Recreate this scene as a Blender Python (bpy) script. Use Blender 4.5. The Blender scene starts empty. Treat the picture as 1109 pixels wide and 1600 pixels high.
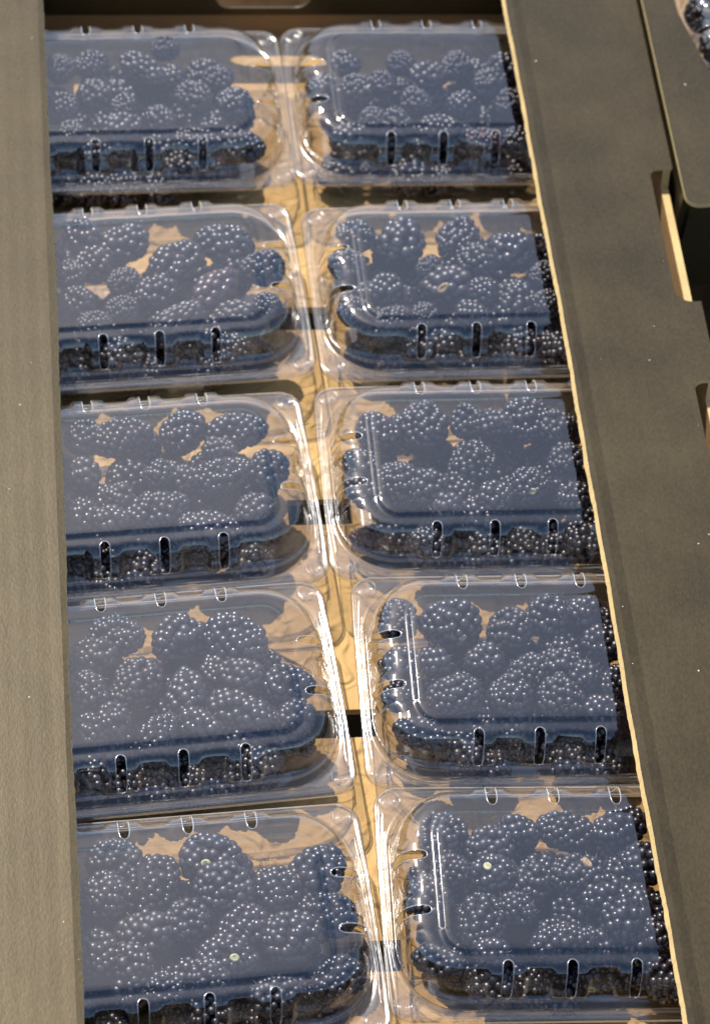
import bpy, bmesh, math, random
from mathutils import Vector, Matrix, Euler, noise

MM = 0.001
R_ = math.radians
random.seed(11)
scene = bpy.context.scene
COL = scene.collection

# ------------------------------------------------------------------ camera
CAM_LOC = Vector((-135.272, -567.229, 985.764)) * MM
cam_right = Vector((0.99181323, -0.0929421, 0.08756874))
cam_up = Vector((0.02385091, 0.80851635, 0.58799017))
cam_back = Vector((-0.1254498, -0.58108784, 0.80411397))
cd = bpy.data.cameras.new('camera')
cam = bpy.data.objects.new('camera', cd)
COL.objects.link(cam)
m = Matrix((cam_right, cam_up, cam_back)).transposed().to_4x4()
m.translation = CAM_LOC
cam.matrix_world = m
cd.sensor_fit = 'HORIZONTAL'
cd.sensor_width = 36.0
cd.lens = 36.0 * 4364.0 / 1109.0
cd.clip_start = 0.02
cd.clip_end = 100.0
cd.dof.use_dof = True
cd.dof.focus_distance = 1.10
cd.dof.aperture_fstop = 20.0
scene.camera = cam

# ------------------------------------------------------------------ sky and sun
SUN_ELEV, SUN_AZ = 56.0, 25.0      # azimuth counted from +y (away from the camera) towards -x
w = bpy.data.worlds.new('World')
scene.world = w
w.use_nodes = True
nt = w.node_tree
nt.nodes.clear()
sky = nt.nodes.new('ShaderNodeTexSky')
sky.sky_type = 'NISHITA'
sky.sun_disc = False
sky.sun_elevation = R_(SUN_ELEV)
sky.sun_rotation = R_(-SUN_AZ)
sky.air_density = 1.0
sky.dust_density = 1.1
sky.ozone_density = 1.0
bg = nt.nodes.new('ShaderNodeBackground')
bg.inputs['Strength'].default_value = 0.15
out = nt.nodes.new('ShaderNodeOutputWorld')
nt.links.new(sky.outputs[0], bg.inputs[0])
nt.links.new(bg.outputs[0], out.inputs[0])

sd = bpy.data.lights.new('sun', 'SUN')
sd.energy = 3.9
sd.angle = R_(0.53)
sd.color = (1.0, 0.935, 0.83)
sun = bpy.data.objects.new('sun', sd)
COL.objects.link(sun)
e, a = R_(SUN_ELEV), R_(SUN_AZ)
to_sun = Vector((-math.cos(e) * math.sin(a), math.cos(e) * math.cos(a), math.sin(e)))
sun.rotation_euler = to_sun.to_track_quat('Z', 'Y').to_euler()
sun.location = to_sun * 3

vs = scene.view_settings
vs.view_transform = 'Standard'
vs.look = 'None'
vs.exposure = 0.34
vs.gamma = 1.0
vs.use_curve_mapping = False
scene.cycles.use_denoising = True
scene.cycles.max_bounces = 9
scene.cycles.diffuse_bounces = 3
scene.cycles.use_adaptive_sampling = True
scene.cycles.adaptive_threshold = 0.025
scene.cycles.transparent_max_bounces = 28
scene.cycles.glossy_bounces = 3
scene.cycles.caustics_reflective = False
scene.cycles.caustics_refractive = False
scene.cycles.sample_clamp_indirect = 6.0

# ------------------------------------------------------------------ helpers
def link(name, mesh, parent=None, mats=(), loc=(0, 0, 0), rot=None, scale=None):
    o = bpy.data.objects.new(name, mesh)
    COL.objects.link(o)
    if mesh is not None and mats:
        if len(mesh.materials) == 0:
            for mt in mats:
                mesh.materials.append(mt)
    o.location = loc
    if rot is not None:
        o.rotation_euler = rot
    if scale is not None:
        o.scale = scale
    if parent is not None:
        o.parent = parent
    return o

def tag(o, label=None, cat=None, group=None, kind=None):
    if label: o['label'] = label
    if cat: o['category'] = cat
    if group: o['group'] = group
    if kind: o['kind'] = kind
    return o

def empty(name, loc=(0, 0, 0), rot=(0, 0, 0)):
    o = bpy.data.objects.new(name, None)
    COL.objects.link(o)
    o.empty_display_size = 0.02
    o.location = loc
    o.rotation_euler = rot
    return o

def mesh_from(name, verts, faces, smooth=True, mat_idx=None):
    me = bpy.data.meshes.new(name)
    me.from_pydata([tuple(c * MM for c in v) for v in verts], [], faces)
    if smooth:
        me.polygons.foreach_set('use_smooth', [True] * len(me.polygons))
    if mat_idx is not None:
        me.polygons.foreach_set('material_index', mat_idx)
    me.update()
    return me

def slab(name, outline, z0, z1, zf=None, side_mat=1, steps=None):
    """an outline (mm) extruded between z0 and z1; sides take material 1; zf(x, y) lifts the sheet"""
    n = len(outline)
    zf = zf or (lambda x, y: 0.0)
    v = [(x, y, z1 + zf(x, y)) for x, y in outline] + [(x, y, z0 + zf(x, y)) for x, y in outline]
    f = [list(range(n)), list(range(2 * n - 1, n - 1, -1))]
    mi = [0, side_mat if side_mat > 1 else 0]
    for i in range(n):
        j = (i + 1) % n
        f.append([j, i, n + i, n + j]); mi.append(side_mat)
    me = mesh_from(name, v, f, False, mi)
    return me

def boxmesh(name, x0, x1, y0, y1, z0, z1, bev=0.0, mi=None):
    bm = bmesh.new()
    bmesh.ops.create_cube(bm, size=1.0)
    for vv in bm.verts:
        vv.co = Vector((((x0 + x1) / 2 + vv.co.x * (x1 - x0)), ((y0 + y1) / 2 + vv.co.y * (y1 - y0)), ((z0 + z1) / 2 + vv.co.z * (z1 - z0)))) * MM
    if bev:
        bmesh.ops.bevel(bm, geom=list(bm.edges), offset=bev * MM, segments=2, affect='EDGES')
    me = bpy.data.meshes.new(name)
    bm.to_mesh(me); bm.free()
    return me

# ------------------------------------------------------------------ materials
def new_mat(name):
    mt = bpy.data.materials.new(name)
    mt.use_nodes = True
    nt = mt.node_tree
    nt.nodes.clear()
    return mt, nt, nt.nodes.new('ShaderNodeOutputMaterial')

def N(nt, typ, **kw):
    n = nt.nodes.new(typ)
    for k, v in kw.items():
        if k in n.inputs:
            n.inputs[k].default_value = v
        else:
            setattr(n, k, v)
    return n

def math_node(nt, op, a, b=None, clamp=False):
    n = nt.nodes.new('ShaderNodeMath')
    n.operation = op
    n.use_clamp = clamp
    for i, s in enumerate((a, b)):
        if s is None:
            continue
        if isinstance(s, (int, float)):
            n.inputs[i].default_value = s
        else:
            nt.links.new(s, n.inputs[i])
    return n.outputs[0]

def ramp(nt, fac, stops):
    r = nt.nodes.new('ShaderNodeValToRGB')
    el = r.color_ramp.elements
    while len(el) < len(stops):
        el.new(0.5)
    for e_, (p, c) in zip(el, stops):
        e_.position = p
        e_.color = (*c, 1) if len(c) == 3 else c
    nt.links.new(fac, r.inputs[0])
    return r.outputs[0]

def plastic(name, haze=0.02, rough=0.03, gain=1.0, tint=(0.965, 0.96, 0.955), uneven=False):
    """thin clear PET sheet: both faces of the sheet reflect, the rest passes straight through, a little is scattered"""
    mt, nt, o = new_mat(name)
    L = nt.links.new
    lw = N(nt, 'ShaderNodeLayerWeight', **{'Blend': 0.5})
    f5 = math_node(nt, 'POWER', lw.outputs['Facing'], 5.0)
    F = math_node(nt, 'ADD', math_node(nt, 'MULTIPLY', f5, 0.94), 0.061)
    R2 = math_node(nt, 'DIVIDE', math_node(nt, 'MULTIPLY', F, 2.0 * gain), math_node(nt, 'ADD', F, 1.0), True)
    tr = N(nt, 'ShaderNodeBsdfTransparent'); tr.inputs[0].default_value = (*tint, 1)
    gl = N(nt, 'ShaderNodeBsdfGlossy'); gl.inputs['Roughness'].default_value = rough
    gl.inputs['Color'].default_value = (1, 1, 1, 1)
    df = N(nt, 'ShaderNodeBsdfTranslucent' if haze < 0.2 else 'ShaderNodeBsdfDiffuse'); df.inputs[0].default_value = (0.9, 0.9, 0.9, 1)
    # a sheet seen edge-on scatters more, as the path through it is longer
    hz = math_node(nt, 'MULTIPLY', math_node(nt, 'ADD', math_node(nt, 'MULTIPLY', math_node(nt, 'POWER', lw.outputs['Facing'], 2.0), 5.0), 0.1), haze, True)
    if uneven:
        tc = N(nt, 'ShaderNodeTexCoord')
        nz = N(nt, 'ShaderNodeTexNoise', **{'Scale': 34.0, 'Detail': 2.0, 'Roughness': 0.6, 'Distortion': 0.8})
        L(tc.outputs['Object'], nz.inputs['Vector'])
        hz = math_node(nt, 'ADD', hz, math_node(nt, 'MULTIPLY', math_node(nt, 'POWER', nz.outputs[0], 3.0), 0.10), True)
    m1 = N(nt, 'ShaderNodeMixShader')
    L(hz, m1.inputs[0]); L(tr.outputs[0], m1.inputs[1]); L(df.outputs[0], m1.inputs[2])
    m2 = N(nt, 'ShaderNodeMixShader')
    L(R2, m2.inputs[0]); L(m1.outputs[0], m2.inputs[1]); L(gl.outputs[0], m2.inputs[2])
    L(m2.outputs[0], o.inputs[0])
    return mt

M_LID = plastic('clear_plastic_lid', haze=0.022, rough=0.06, gain=1.05, uneven=True)
M_BASE = plastic('clear_plastic_base', haze=0.03, rough=0.1, tint=(0.93, 0.915, 0.91))
M_EDGE = plastic('plastic_cut_edge', haze=0.45, rough=0.15, gain=2.0)
M_RIM = plastic('clear_plastic_rim', haze=0.18, rough=0.16, gain=0.75)

def berry_mat(name, dark, red, green=False):
    mt, nt, o = new_mat(name)
    L = nt.links.new
    p = N(nt, 'ShaderNodeBsdfPrincipled')
    geo = N(nt, 'ShaderNodeNewGeometry')
    oi = N(nt, 'ShaderNodeObjectInfo')
    rnd = math_node(nt, 'FRACT', math_node(nt, 'ADD', geo.outputs['Random Per Island'], math_node(nt, 'MULTIPLY', oi.outputs['Random'], 7.31)))
    sep = N(nt, 'ShaderNodeSeparateColor')
    L(oi.outputs['Color'], sep.inputs[0])
    rnd0 = rnd
    rnd = math_node(nt, 'MULTIPLY', rnd, math_node(nt, 'ADD', math_node(nt, 'MULTIPLY', sep.outputs[0], 0.45), 0.62), True)
    c = ramp(nt, rnd, [(0.0, dark[0]), (0.5, dark[1]), (0.86, dark[2]), (1.0, red)])
    L(c, p.inputs['Base Color'])
    L(math_node(nt, 'ADD', math_node(nt, 'ADD', math_node(nt, 'MULTIPLY', math_node(nt, 'FRACT', math_node(nt, 'MULTIPLY', rnd0, 17.3)), 0.14), math_node(nt, 'MULTIPLY', sep.outputs[1], 0.14)), 0.24), p.inputs['Roughness'])
    p.inputs['IOR'].default_value = 1.92
    L(p.outputs[0], o.inputs[0])
    return mt

M_BERRY = berry_mat('blackberry_skin', ((0.010, 0.008, 0.013), (0.014, 0.010, 0.018), (0.022, 0.011, 0.019)), (0.045, 0.013, 0.021))
M_RED = berry_mat('reddish_blackberry_skin', ((0.016, 0.008, 0.012), (0.05, 0.014, 0.022), (0.10, 0.02, 0.03)), (0.22, 0.03, 0.045))

def flat_mat(name, col, rough=0.6, var=0.15, scale=900.0):
    mt, nt, o = new_mat(name)
    p = N(nt, 'ShaderNodeBsdfPrincipled')
    geo = N(nt, 'ShaderNodeNewGeometry')
    n1 = N(nt, 'ShaderNodeTexNoise', **{'Scale': scale, 'Detail': 4.0})
    nt.links.new(geo.outputs['Position'], n1.inputs['Vector'])
    c = ramp(nt, n1.outputs[0], [(0.3, tuple(x * (1 - var) for x in col)), (0.7, tuple(min(1, x * (1 + var)) for x in col))])
    nt.links.new(c, p.inputs['Base Color'])
    p.inputs['Roughness'].default_value = rough
    nt.links.new(p.outputs[0], o.inputs[0])
    return mt

M_SCAR = flat_mat('stem_scar_pale', (0.62, 0.60, 0.33), 0.6, 0.25)
M_SCAR_TAN = flat_mat('stem_scar_tan', (0.48, 0.34, 0.18), 0.7, 0.3)
M_HAIR = flat_mat('berry_hair', (0.42, 0.33, 0.22), 0.5)
M_CORE = flat_mat('berry_core', (0.006, 0.004, 0.006), 0.8)  # near-black inner body; shade of the gaps between drupelets is put into its colour

def kraft(name, col, wrinkle=0.0, depth=0.0015):
    mt, nt, o = new_mat(name)
    L = nt.links.new
    p = N(nt, 'ShaderNodeBsdfPrincipled')
    geo = N(nt, 'ShaderNodeNewGeometry')
    n1 = N(nt, 'ShaderNodeTexNoise', **{'Scale': 55.0, 'Detail': 5.0, 'Roughness': 0.65})
    L(geo.outputs['Position'], n1.inputs['Vector'])
    n2 = N(nt, 'ShaderNodeTexNoise', **{'Scale': 1400.0, 'Detail': 3.0})
    L(geo.outputs['Position'], n2.inputs['Vector'])
    mx = math_node(nt, 'ADD', math_node(nt, 'MULTIPLY', n1.outputs[0], 0.6), math_node(nt, 'MULTIPLY', n2.outputs[0], 0.4))
    c = ramp(nt, mx, [(0.3, tuple(x * 0.78 for x in col)), (0.5, col), (0.72, tuple(min(1, x * 1.15) for x in col))])
    L(c, p.inputs['Base Color'])
    p.inputs['Roughness'].default_value = 0.75
    h = math_node(nt, 'MULTIPLY', n2.outputs[0], 0.12)
    if wrinkle:
        n3 = N(nt, 'ShaderNodeTexNoise', **{'Scale': 70.0, 'Detail': 3.0, 'Roughness': 0.5, 'Distortion': 1.8})
        n3.noise_type = 'RIDGED_MULTIFRACTAL'
        L(geo.outputs['Position'], n3.inputs['Vector'])
        h = math_node(nt, 'ADD', h, math_node(nt, 'MULTIPLY', n3.outputs[0], wrinkle))
    bp = N(nt, 'ShaderNodeBump', **{'Strength': 0.7, 'Distance': depth})
    L(h, bp.inputs['Height'])
    L(bp.outputs[0], p.inputs['Normal'])
    L(p.outputs[0], o.inputs[0])
    return mt

M_KRAFT = kraft('kraft_board', (0.47, 0.285, 0.125))
M_FLOOR = kraft('kraft_floor_paper', (0.64, 0.40, 0.15), wrinkle=3.5, depth=0.0013)
M_CUT = kraft('cut_board_edge', (0.66, 0.47, 0.20))

def printed(name, col, rough=0.37):
    mt, nt, o = new_mat(name)
    L = nt.links.new
    p = N(nt, 'ShaderNodeBsdfPrincipled')
    geo = N(nt, 'ShaderNodeNewGeometry')
    mp = N(nt, 'ShaderNodeMapping'); mp.inputs['Scale'].default_value = (1, 0.6, 1)
    L(geo.outputs['Position'], mp.inputs['Vector'])
    n1 = N(nt, 'ShaderNodeTexNoise', **{'Scale': 800.0, 'Detail': 4.0, 'Roughness': 0.75})
    L(mp.outputs[0], n1.inputs['Vector'])
    n2 = N(nt, 'ShaderNodeTexNoise', **{'Scale': 28.0, 'Detail': 4.0})
    L(geo.outputs['Position'], n2.inputs['Vector'])
    mx = math_node(nt, 'ADD', math_node(nt, 'MULTIPLY', n1.outputs[0], 0.55), math_node(nt, 'MULTIPLY', n2.outputs[0], 0.45))
    c = ramp(nt, mx, [(0.36, tuple(x * 0.55 for x in col)), (0.5, col), (0.64, tuple(x * 1.5 for x in col))])
    # sparse pale dust specks
    v = N(nt, 'ShaderNodeTexVoronoi', **{'Scale': 190.0}); v.feature = 'F1'
    L(geo.outputs['Position'], v.inputs['Vector'])
    wn = N(nt, 'ShaderNodeSeparateColor'); L(v.outputs['Color'], wn.inputs[0])
    dot = math_node(nt, 'LESS_THAN', v.outputs['Distance'], math_node(nt, 'MULTIPLY', math_node(nt, 'POWER', wn.outputs[0], 9.0), 0.085))
    mc = N(nt, 'ShaderNodeMix'); mc.data_type = 'RGBA'
    L(dot, mc.inputs[0]); L(c, mc.inputs[6]); mc.inputs[7].default_value = (0.55, 0.52, 0.45, 1)
    L(mc.outputs[2], p.inputs['Base Color'])
    p.inputs['Roughness'].default_value = rough
    p.inputs['Specular IOR Level'].default_value = 0.40
    p.inputs['Specular Tint'].default_value = (1.0, 0.86, 0.64, 1)
    # faint flutes of the corrugation showing through the liner
    wv = N(nt, 'ShaderNodeTexWave', **{'Scale': 45.0, 'Distortion': 0.6, 'Detail': 1.0})
    wv.bands_direction = 'X'
    L(geo.outputs['Position'], wv.inputs['Vector'])
    h = math_node(nt, 'ADD', math_node(nt, 'MULTIPLY', wv.outputs[1], 0.02), math_node(nt, 'MULTIPLY', n1.outputs[0], 0.12))
    h = math_node(nt, 'ADD', h, math_node(nt, 'MULTIPLY', n2.outputs[0], 0.35))
    bp = N(nt, 'ShaderNodeBump', **{'Strength': 0.5, 'Distance': 0.0009})
    L(h, bp.inputs['Height']); L(bp.outputs[0], p.inputs['Normal'])
    L(p.outputs[0], o.inputs[0])
    return mt

M_PRINT = printed('dark_printed_board', (0.041, 0.0305, 0.0150))
M_GROUND = flat_mat('brown_ground', (0.055, 0.033, 0.017), 0.95, 0.45, 45.0)
M_GROUND.node_tree.nodes['Principled BSDF'].inputs['Specular IOR Level'].default_value = 0.0

# ------------------------------------------------------------------ ground
g = slab('ground', [(-9000, -9000), (9000, -9000), (9000, 9000), (-9000, 9000)], -122, -118, side_mat=0)
tag(link('ground', g, None, (M_GROUND,)), kind='structure')

# ------------------------------------------------------------------ the cardboard tray
WX0, WX1 = 172.0, 175.5           # side wall, inner and outer face
Y0, Y1 = -146.0, 440.0            # inner faces of the end walls
tray = empty('fruit_tray')
tag(tray, 'long dark grey-brown cardboard tray with kraft inside, holding the ten clear clamshells', 'tray')

def plate_with_holes(name, xs, ys, holes, z0, z1):
    """board with rectangular openings; xs, ys are the cut lines in mm"""
    verts, faces, mi, idx = [], [], [], {}
    def V(i, j, k):
        key = (i, j, k)
        if key not in idx:
            idx[key] = len(verts); verts.append((xs[i], ys[j], (z0, z1)[k]))
        return idx[key]
    def solid(i, j):
        if i < 0 or j < 0 or i >= len(xs) - 1 or j >= len(ys) - 1:
            return False
        cx, cy = (xs[i] + xs[i + 1]) / 2, (ys[j] + ys[j + 1]) / 2
        return not any(h[0] < cx < h[1] and h[2] < cy < h[3] for h in holes)
    for i in range(len(xs) - 1):
        for j in range(len(ys) - 1):
            if not solid(i, j):
                continue
            faces.append([V(i, j, 1), V(i + 1, j, 1), V(i + 1, j + 1, 1), V(i, j + 1, 1)]); mi.append(0)
            faces.append([V(i, j + 1, 0), V(i + 1, j + 1, 0), V(i + 1, j, 0), V(i, j, 0)]); mi.append(0)
            for di, dj, q in ((-1, 0, ((i, j), (i, j + 1))), (1, 0, ((i + 1, j + 1), (i + 1, j))), (0, -1, ((i + 1, j), (i, j))), (0, 1, ((i, j + 1), (i + 1, j + 1)))):
                if not solid(i + di, j + dj):
                    (a_, b_), (c_, d_) = q
                    faces.append([V(a_, b_, 0), V(a_, b_, 1), V(c_, d_, 1), V(c_, d_, 0)][::-1]); mi.append(1)
    return mesh_from(name, verts, faces, False, mi)

vents = [(-11, 17, y - 6.8, y + 6.8) for y in (256.0, 145.6, 36.6, -71.0)]
ys = sorted([Y0] + [c for v_ in vents for c in v_[2:]] + [Y1])
floor_panel = link('floor_panel', plate_with_holes('floor_panel', [-WX0, -11, 17, WX0], ys, vents, -4.0, 0.0), tray, (M_FLOOR, M_CUT))
floor_panel['label'] = 'kraft floor of the tray with rectangular drain slots'

# side walls with a lowered edge under each notch of the flap
FZ = 54.0                         # top of the folded flaps
NOTCH = [(88.0, 172.5), (217.5, 298.5), (-42.0, 41.0)]
def side_wall(s):
    top, cut = FZ - 2.2, FZ - 11.0
    prof = [(Y0 - 4, 0)]
    ycur = []
    for n0, n1 in sorted(NOTCH):
        ycur += [(n0, top), (n0 + 2.5, cut), (n1 - 2.5, cut), (n1, top)]
    prof = [(Y0 - 4, -4), (Y1 + 4, -4), (Y1 + 4, top)] + ycur[::-1] + [(Y0 - 4, top)]
    n = len(prof)
    xa, xb = (WX0, WX1) if s > 0 else (-WX1, -WX0)
    v = [(xb, y, z) for y, z in prof] + [(xa, y, z) for y, z in prof]
    f = [list(range(n)), list(range(2 * n - 1, n - 1, -1))]
    mi = [1, 0] if s > 0 else [0, 1]
    for i in range(n):
        j = (i + 1) % n
        f.append([j, i, n + i, n + j]); mi.append(2)
    return mesh_from('side_wall', v, f, False, mi)
for s in (-1, 1):
    link('side_wall', side_wall(s), tray, (M_KRAFT, M_PRINT, M_CUT))

def arc(cx, cy, r, a0, a1, n=6):
    return [(cx + r * math.cos(R_(a0 + (a1 - a0) * i / n)), cy + r * math.sin(R_(a0 + (a1 - a0) * i / n))) for i in range(n + 1)]

def flap_mesh(s):
    """the wide flap along one side: inner edge cut a little wavy and curled, outer edge notched"""
    xi, xo, xn = (111.9, 176.0, 164.9) if s > 0 else (110.1, 176.0, 166.3)
    rows = []
    rnd = random.Random(5 + s)
    ph = [rnd.uniform(0, 6.28) for _ in range(4)]
    def edge(y):
        v = 0.45 * math.sin(y / 67.0 + ph[0]) + 0.22 * math.sin(y / 23.0 + ph[1]) + 0.12 * math.sin(y / 6.1 + ph[2])
        v += 0.5 * (noise.noise(Vector((y * 0.35, s * 9.0, 0))) if s < 0 else 0.35 * noise.noise(Vector((y * 0.35, 3.0, 0))))
        return xi + v
    y0, y1 = Y0 - 4, Y1 + 4
    nn = 300
    inner = [(edge(y0 + (y1 - y0) * i / nn), y0 + (y1 - y0) * i / nn) for i in range(nn + 1)]
    strip = [(xi + 2.6, y) for x, y in inner]
    strip2 = [(xi + 7.0, y) for x, y in inner]
    lift = 0.5 if s > 0 else 0.06
    outer = []
    for n0, n1 in sorted(NOTCH):
        outer += [(xo, n0)] + [(x, y) for x, y in arc(xn + 7, n0 + 7, 7, -90, -180)] + [(x, y) for x, y in arc(xn + 5, n1 - 5, 5, 180, 90)] + [(xo, n1)]
    outer = [(xo, y0)] + outer + [(xo, y1)]
    V, F, MI = [], [], []
    T = 2.1
    def add(lst, zt, zb):
        b = len(V)
        V.extend([(s * x, y, zt) for x, y in lst]); V.extend([(s * x, y, zb) for x, y in lst])
        return b
    n = nn + 1
    slant = 1.25 if s > 0 else 0.45      # the right flap was cut on a slant and shows its fluting
    bi = add(inner, FZ + lift - 0.15, FZ + lift - T)
    for i in range(n):
        x, y, z = V[bi + n + i]
        V[bi + n + i] = (x - s * slant * (1 + 0.3 * noise.noise(Vector((y * .12, 2.0, s))) + 0.25 * noise.noise(Vector((y * .6, 5.0, s)))), y, z)
    bs = add(strip, FZ + lift * 0.7, FZ - T + lift * 0.7)
    b2 = add(strip2, FZ, FZ - T)
    bo = add(outer, FZ, FZ - T)
    def q(l, mi):
        F.append(l if s > 0 else l[::-1]); MI.append(mi)
    for i in range(nn):
        q([bi + i, bs + i, bs + i + 1, bi + i + 1], 0)
        q([bs + i, b2 + i, b2 + i + 1, bs + i + 1], 0)
        q([bi + n + i + 1, bs + n + i + 1, bs + n + i, bi + n + i], 1)
        q([bs + n + i + 1, b2 + n + i + 1, b2 + n + i, bs + n + i], 1)
        q([bi + i + 1, bi + n + i + 1, bi + n + i, bi + i], 2)
    no = len(outer)
    q([b2 + i for i in range(n)][::-1] + [bo + i for i in range(no)], 0)
    q([b2 + n + i for i in range(n)] + [bo + no + i for i in range(no)][::-1], 1)
    for i in range(no - 1):
        notch = abs(outer[i][0] - xo) > 0.1 or abs(outer[i + 1][0] - xo) > 0.1
        q([bo + i, bo + no + i, bo + no + i + 1, bo + i + 1], 2 if notch else 0)
    return mesh_from('flap', V, F, False, MI)
fl = link('flap', flap_mesh(-1), tray, (M_PRINT, M_KRAFT, M_CUT))
fl['label'] = 'wide dark flap folded over the left side of the tray'
fr = link('flap', flap_mesh(1), tray, (M_PRINT, M_KRAFT, M_CUT))
fr['label'] = 'wide dark flap with cream cut edge and rounded notches on the right side'

# end walls of dark printed board; the far one has a rounded hand hole
def end_wall(y0, y1, hole, ZB=-4.0, ZT=51.6, mats=0, name='end_wall'):
    V, F, MI = [], [], []
    X0, X1 = -WX0 + .2, WX0 - .2
    if hole:
        hx0, hx1, hz0, hz1 = hole
        cx, cz, hw, hh = (hx0 + hx1) / 2, (hz0 + hz1) / 2, (hx1 - hx0) / 2, (hz1 - hz0) / 2
        r = min(9.0, hh)
        xs = [hx0 + r * (1 - math.cos(R_(90 * i / 6))) for i in range(7)]
        xs = xs + [hx1 - (q - hx0) for q in xs[::-1]]
        def half(x):
            e_ = min(x - hx0, hx1 - x)
            return hh - r + math.sqrt(max(0.0, r * r - max(0.0, r - e_) ** 2))
        cols = [(X0, None)] + [(x, half(x)) for x in xs] + [(X1, None)]
    else:
        cols = [(X0, None), (X1, None)]
    idx = []
    for x, h in cols:
        zl, zu = (cz - h, cz + h) if h is not None else ((cz, cz) if hole else (20, 20))
        row = []
        for yy in (y0, y1):
            b_ = len(V)
            V += [(x, yy, ZB), (x, yy, zl), (x, yy, zu), (x, yy, ZT)]
            row.append(b_)
        idx.append(row)
    def quad(l, m_):
        F.append(l); MI.append(m_)
    for i in range(len(cols) - 1):
        a_, c_ = idx[i], idx[i + 1]
        for lo in (0, 2):
            quad([a_[0] + lo, c_[0] + lo, c_[0] + lo + 1, a_[0] + lo + 1], 0)
            quad([a_[1] + lo + 1, c_[1] + lo + 1, c_[1] + lo, a_[1] + lo], 0)
        quad([a_[0] + 3, c_[0] + 3, c_[1] + 3, a_[1] + 3], 1)
        quad([a_[1], c_[1], c_[0], a_[0]], 1)
        if cols[i][1] is not None and cols[i + 1][1] is not None:
            quad([a_[0] + 1, c_[0] + 1, c_[1] + 1, a_[1] + 1], 1)
            quad([a_[1] + 2, c_[1] + 2, c_[0] + 2, a_[0] + 2], 1)
        elif not hole:
            pass
        if hole and (cols[i][1] is None) != (cols[i + 1][1] is None):
            pass
    return mesh_from(name, V, F, False, MI)
HOLE = (-25.5, 22.0, 20.5, 36.0)
ew = link('end_wall', end_wall(Y1, Y1 + 2.4, (-27.0, 23.5, 17.0, 38.0)), tray, (M_KRAFT, M_KRAFT))
ew['label'] = 'far end wall of the tray with a rounded hand hole'
el = link('end_lining', end_wall(Y1 - 1.6, Y1 - 0.2, HOLE, 16.0, 51.4, 0, 'end_lining'), tray, (M_PRINT, M_PRINT))
el['label'] = 'dark board folded down inside the far end of the tray'
link('end_wall', end_wall(Y0 - 4, Y0, None), tray, (M_PRINT, M_KRAFT))

# ------------------------------------------------------------------ clamshell meshes (mm, box-local, z up)
def smooth01(t):
    t = max(0.0, min(1.0, t))
    return t * t * (3 - 2 * t)

HX, HY = 82.0, 51.3
CX, CY = 52.0, 20.3          # centre of the body's corner arcs
SLOT_X = (-37.05, -12.35, 12.35, 37.05)
SLOT_Y = (-12.0, 12.0)
SW = 2.1
OFFS = (-8.6, -7.4, -6.2, -4.6, -3.1, -SW, 0.0, SW, 3.1, 4.6, 6.2, 7.4, 8.6)

def straight(half, centres):
    xs = {round(-half, 3), round(half, 3)}
    for c in centres:
        for o in OFFS:
            xs.add(round(c + o, 3))
    prev = sorted(xs)
    outl = []
    for p, q in zip(prev, prev[1:]):
        k = max(1, int((q - p) / 3.0))
        outl += [p + (q - p) * i / k for i in range(k)]
    return outl            # without the last point

def perimeter():
    """list of (kind, a, b): straights on the four sides and corner angles, counter-clockwise from front left"""
    P = []
    fx, fy = straight(CX, SLOT_X), straight(CY, SLOT_Y)
    NC = 14
    for x in fx: P.append(('f', x))
    for i in range(NC): P.append(('c', 0, -90 + 90 * i / NC))
    for y in fy: P.append(('r', y))
    for i in range(NC): P.append(('c', 1, 90 * i / NC))
    for x in fx: P.append(('b', -x))
    for i in range(NC): P.append(('c', 2, 90 + 90 * i / NC))
    for y in fy: P.append(('l', -y))
    for i in range(NC): P.append(('c', 3, 180 + 90 * i / NC))
    return P
PER = perimeter()
CORN = ((CX, -CY), (CX, CY), (-CX, CY), (-CX, -CY))

def front_in(d):
    # the rim is narrower along the long sides than at the ends
    return d - 3.4 * (1 - smooth01((d - 10.0) / 9.0)) * min(1.0, d / 7.0)

def lid_in(d):
    # along the long sides the lid steps in over a ledge before its steep wall
    return d - 2.0 * min(1.0, d / 7.0) * (1 - smooth01((d - 7.4) / 2.2)) + 1.0 * smooth01((d - 8.5) / 1.5) * (1 - smooth01((d - 12.5) / 4.0))

def body_pt(p, d, shift=0.0, lid=False):
    k = p[0]
    fy = lid_in(d) if lid else front_in(d)
    if k == 'f': return (p[1] + shift, -HY + fy)
    if k == 'b': return (p[1] + shift, HY - front_in(d))
    if k == 'r': return (HX - front_in(d), p[1] + shift)
    if k == 'l': return (-HX + front_in(d), p[1] + shift)
    cx, cy = CORN[p[1]]
    rx, ry = (HX - CX) - front_in(d), (HY - CY) - (fy if cy < 0 else front_in(d))
    return (cx + rx * math.cos(R_(p[2])), cy + ry * math.sin(R_(p[2])))

def rim_pt(p, d=0.0):
    r = 10.0
    k = p[0]
    if k != 'c':
        return body_pt(p, d)
    cx, cy = CORN[p[1]]
    ox, oy = math.copysign(HX - r, cx), math.copysign(HY - r, cy)
    return (ox + (r - d) * math.cos(R_(p[2])), oy + (r - d) * math.sin(R_(p[2])))

def slot_of(p):
    """(centre, signed offset) of the slot a perimeter point belongs to, or None"""
    if p[0] in 'fb':
        c = min(SLOT_X, key=lambda q: abs(q - p[1]))
        return c, p[1] - c
    if p[0] in 'lr':
        c = min(SLOT_Y, key=lambda q: abs(q - p[1]))
        return c, p[1] - c
    return None

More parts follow.
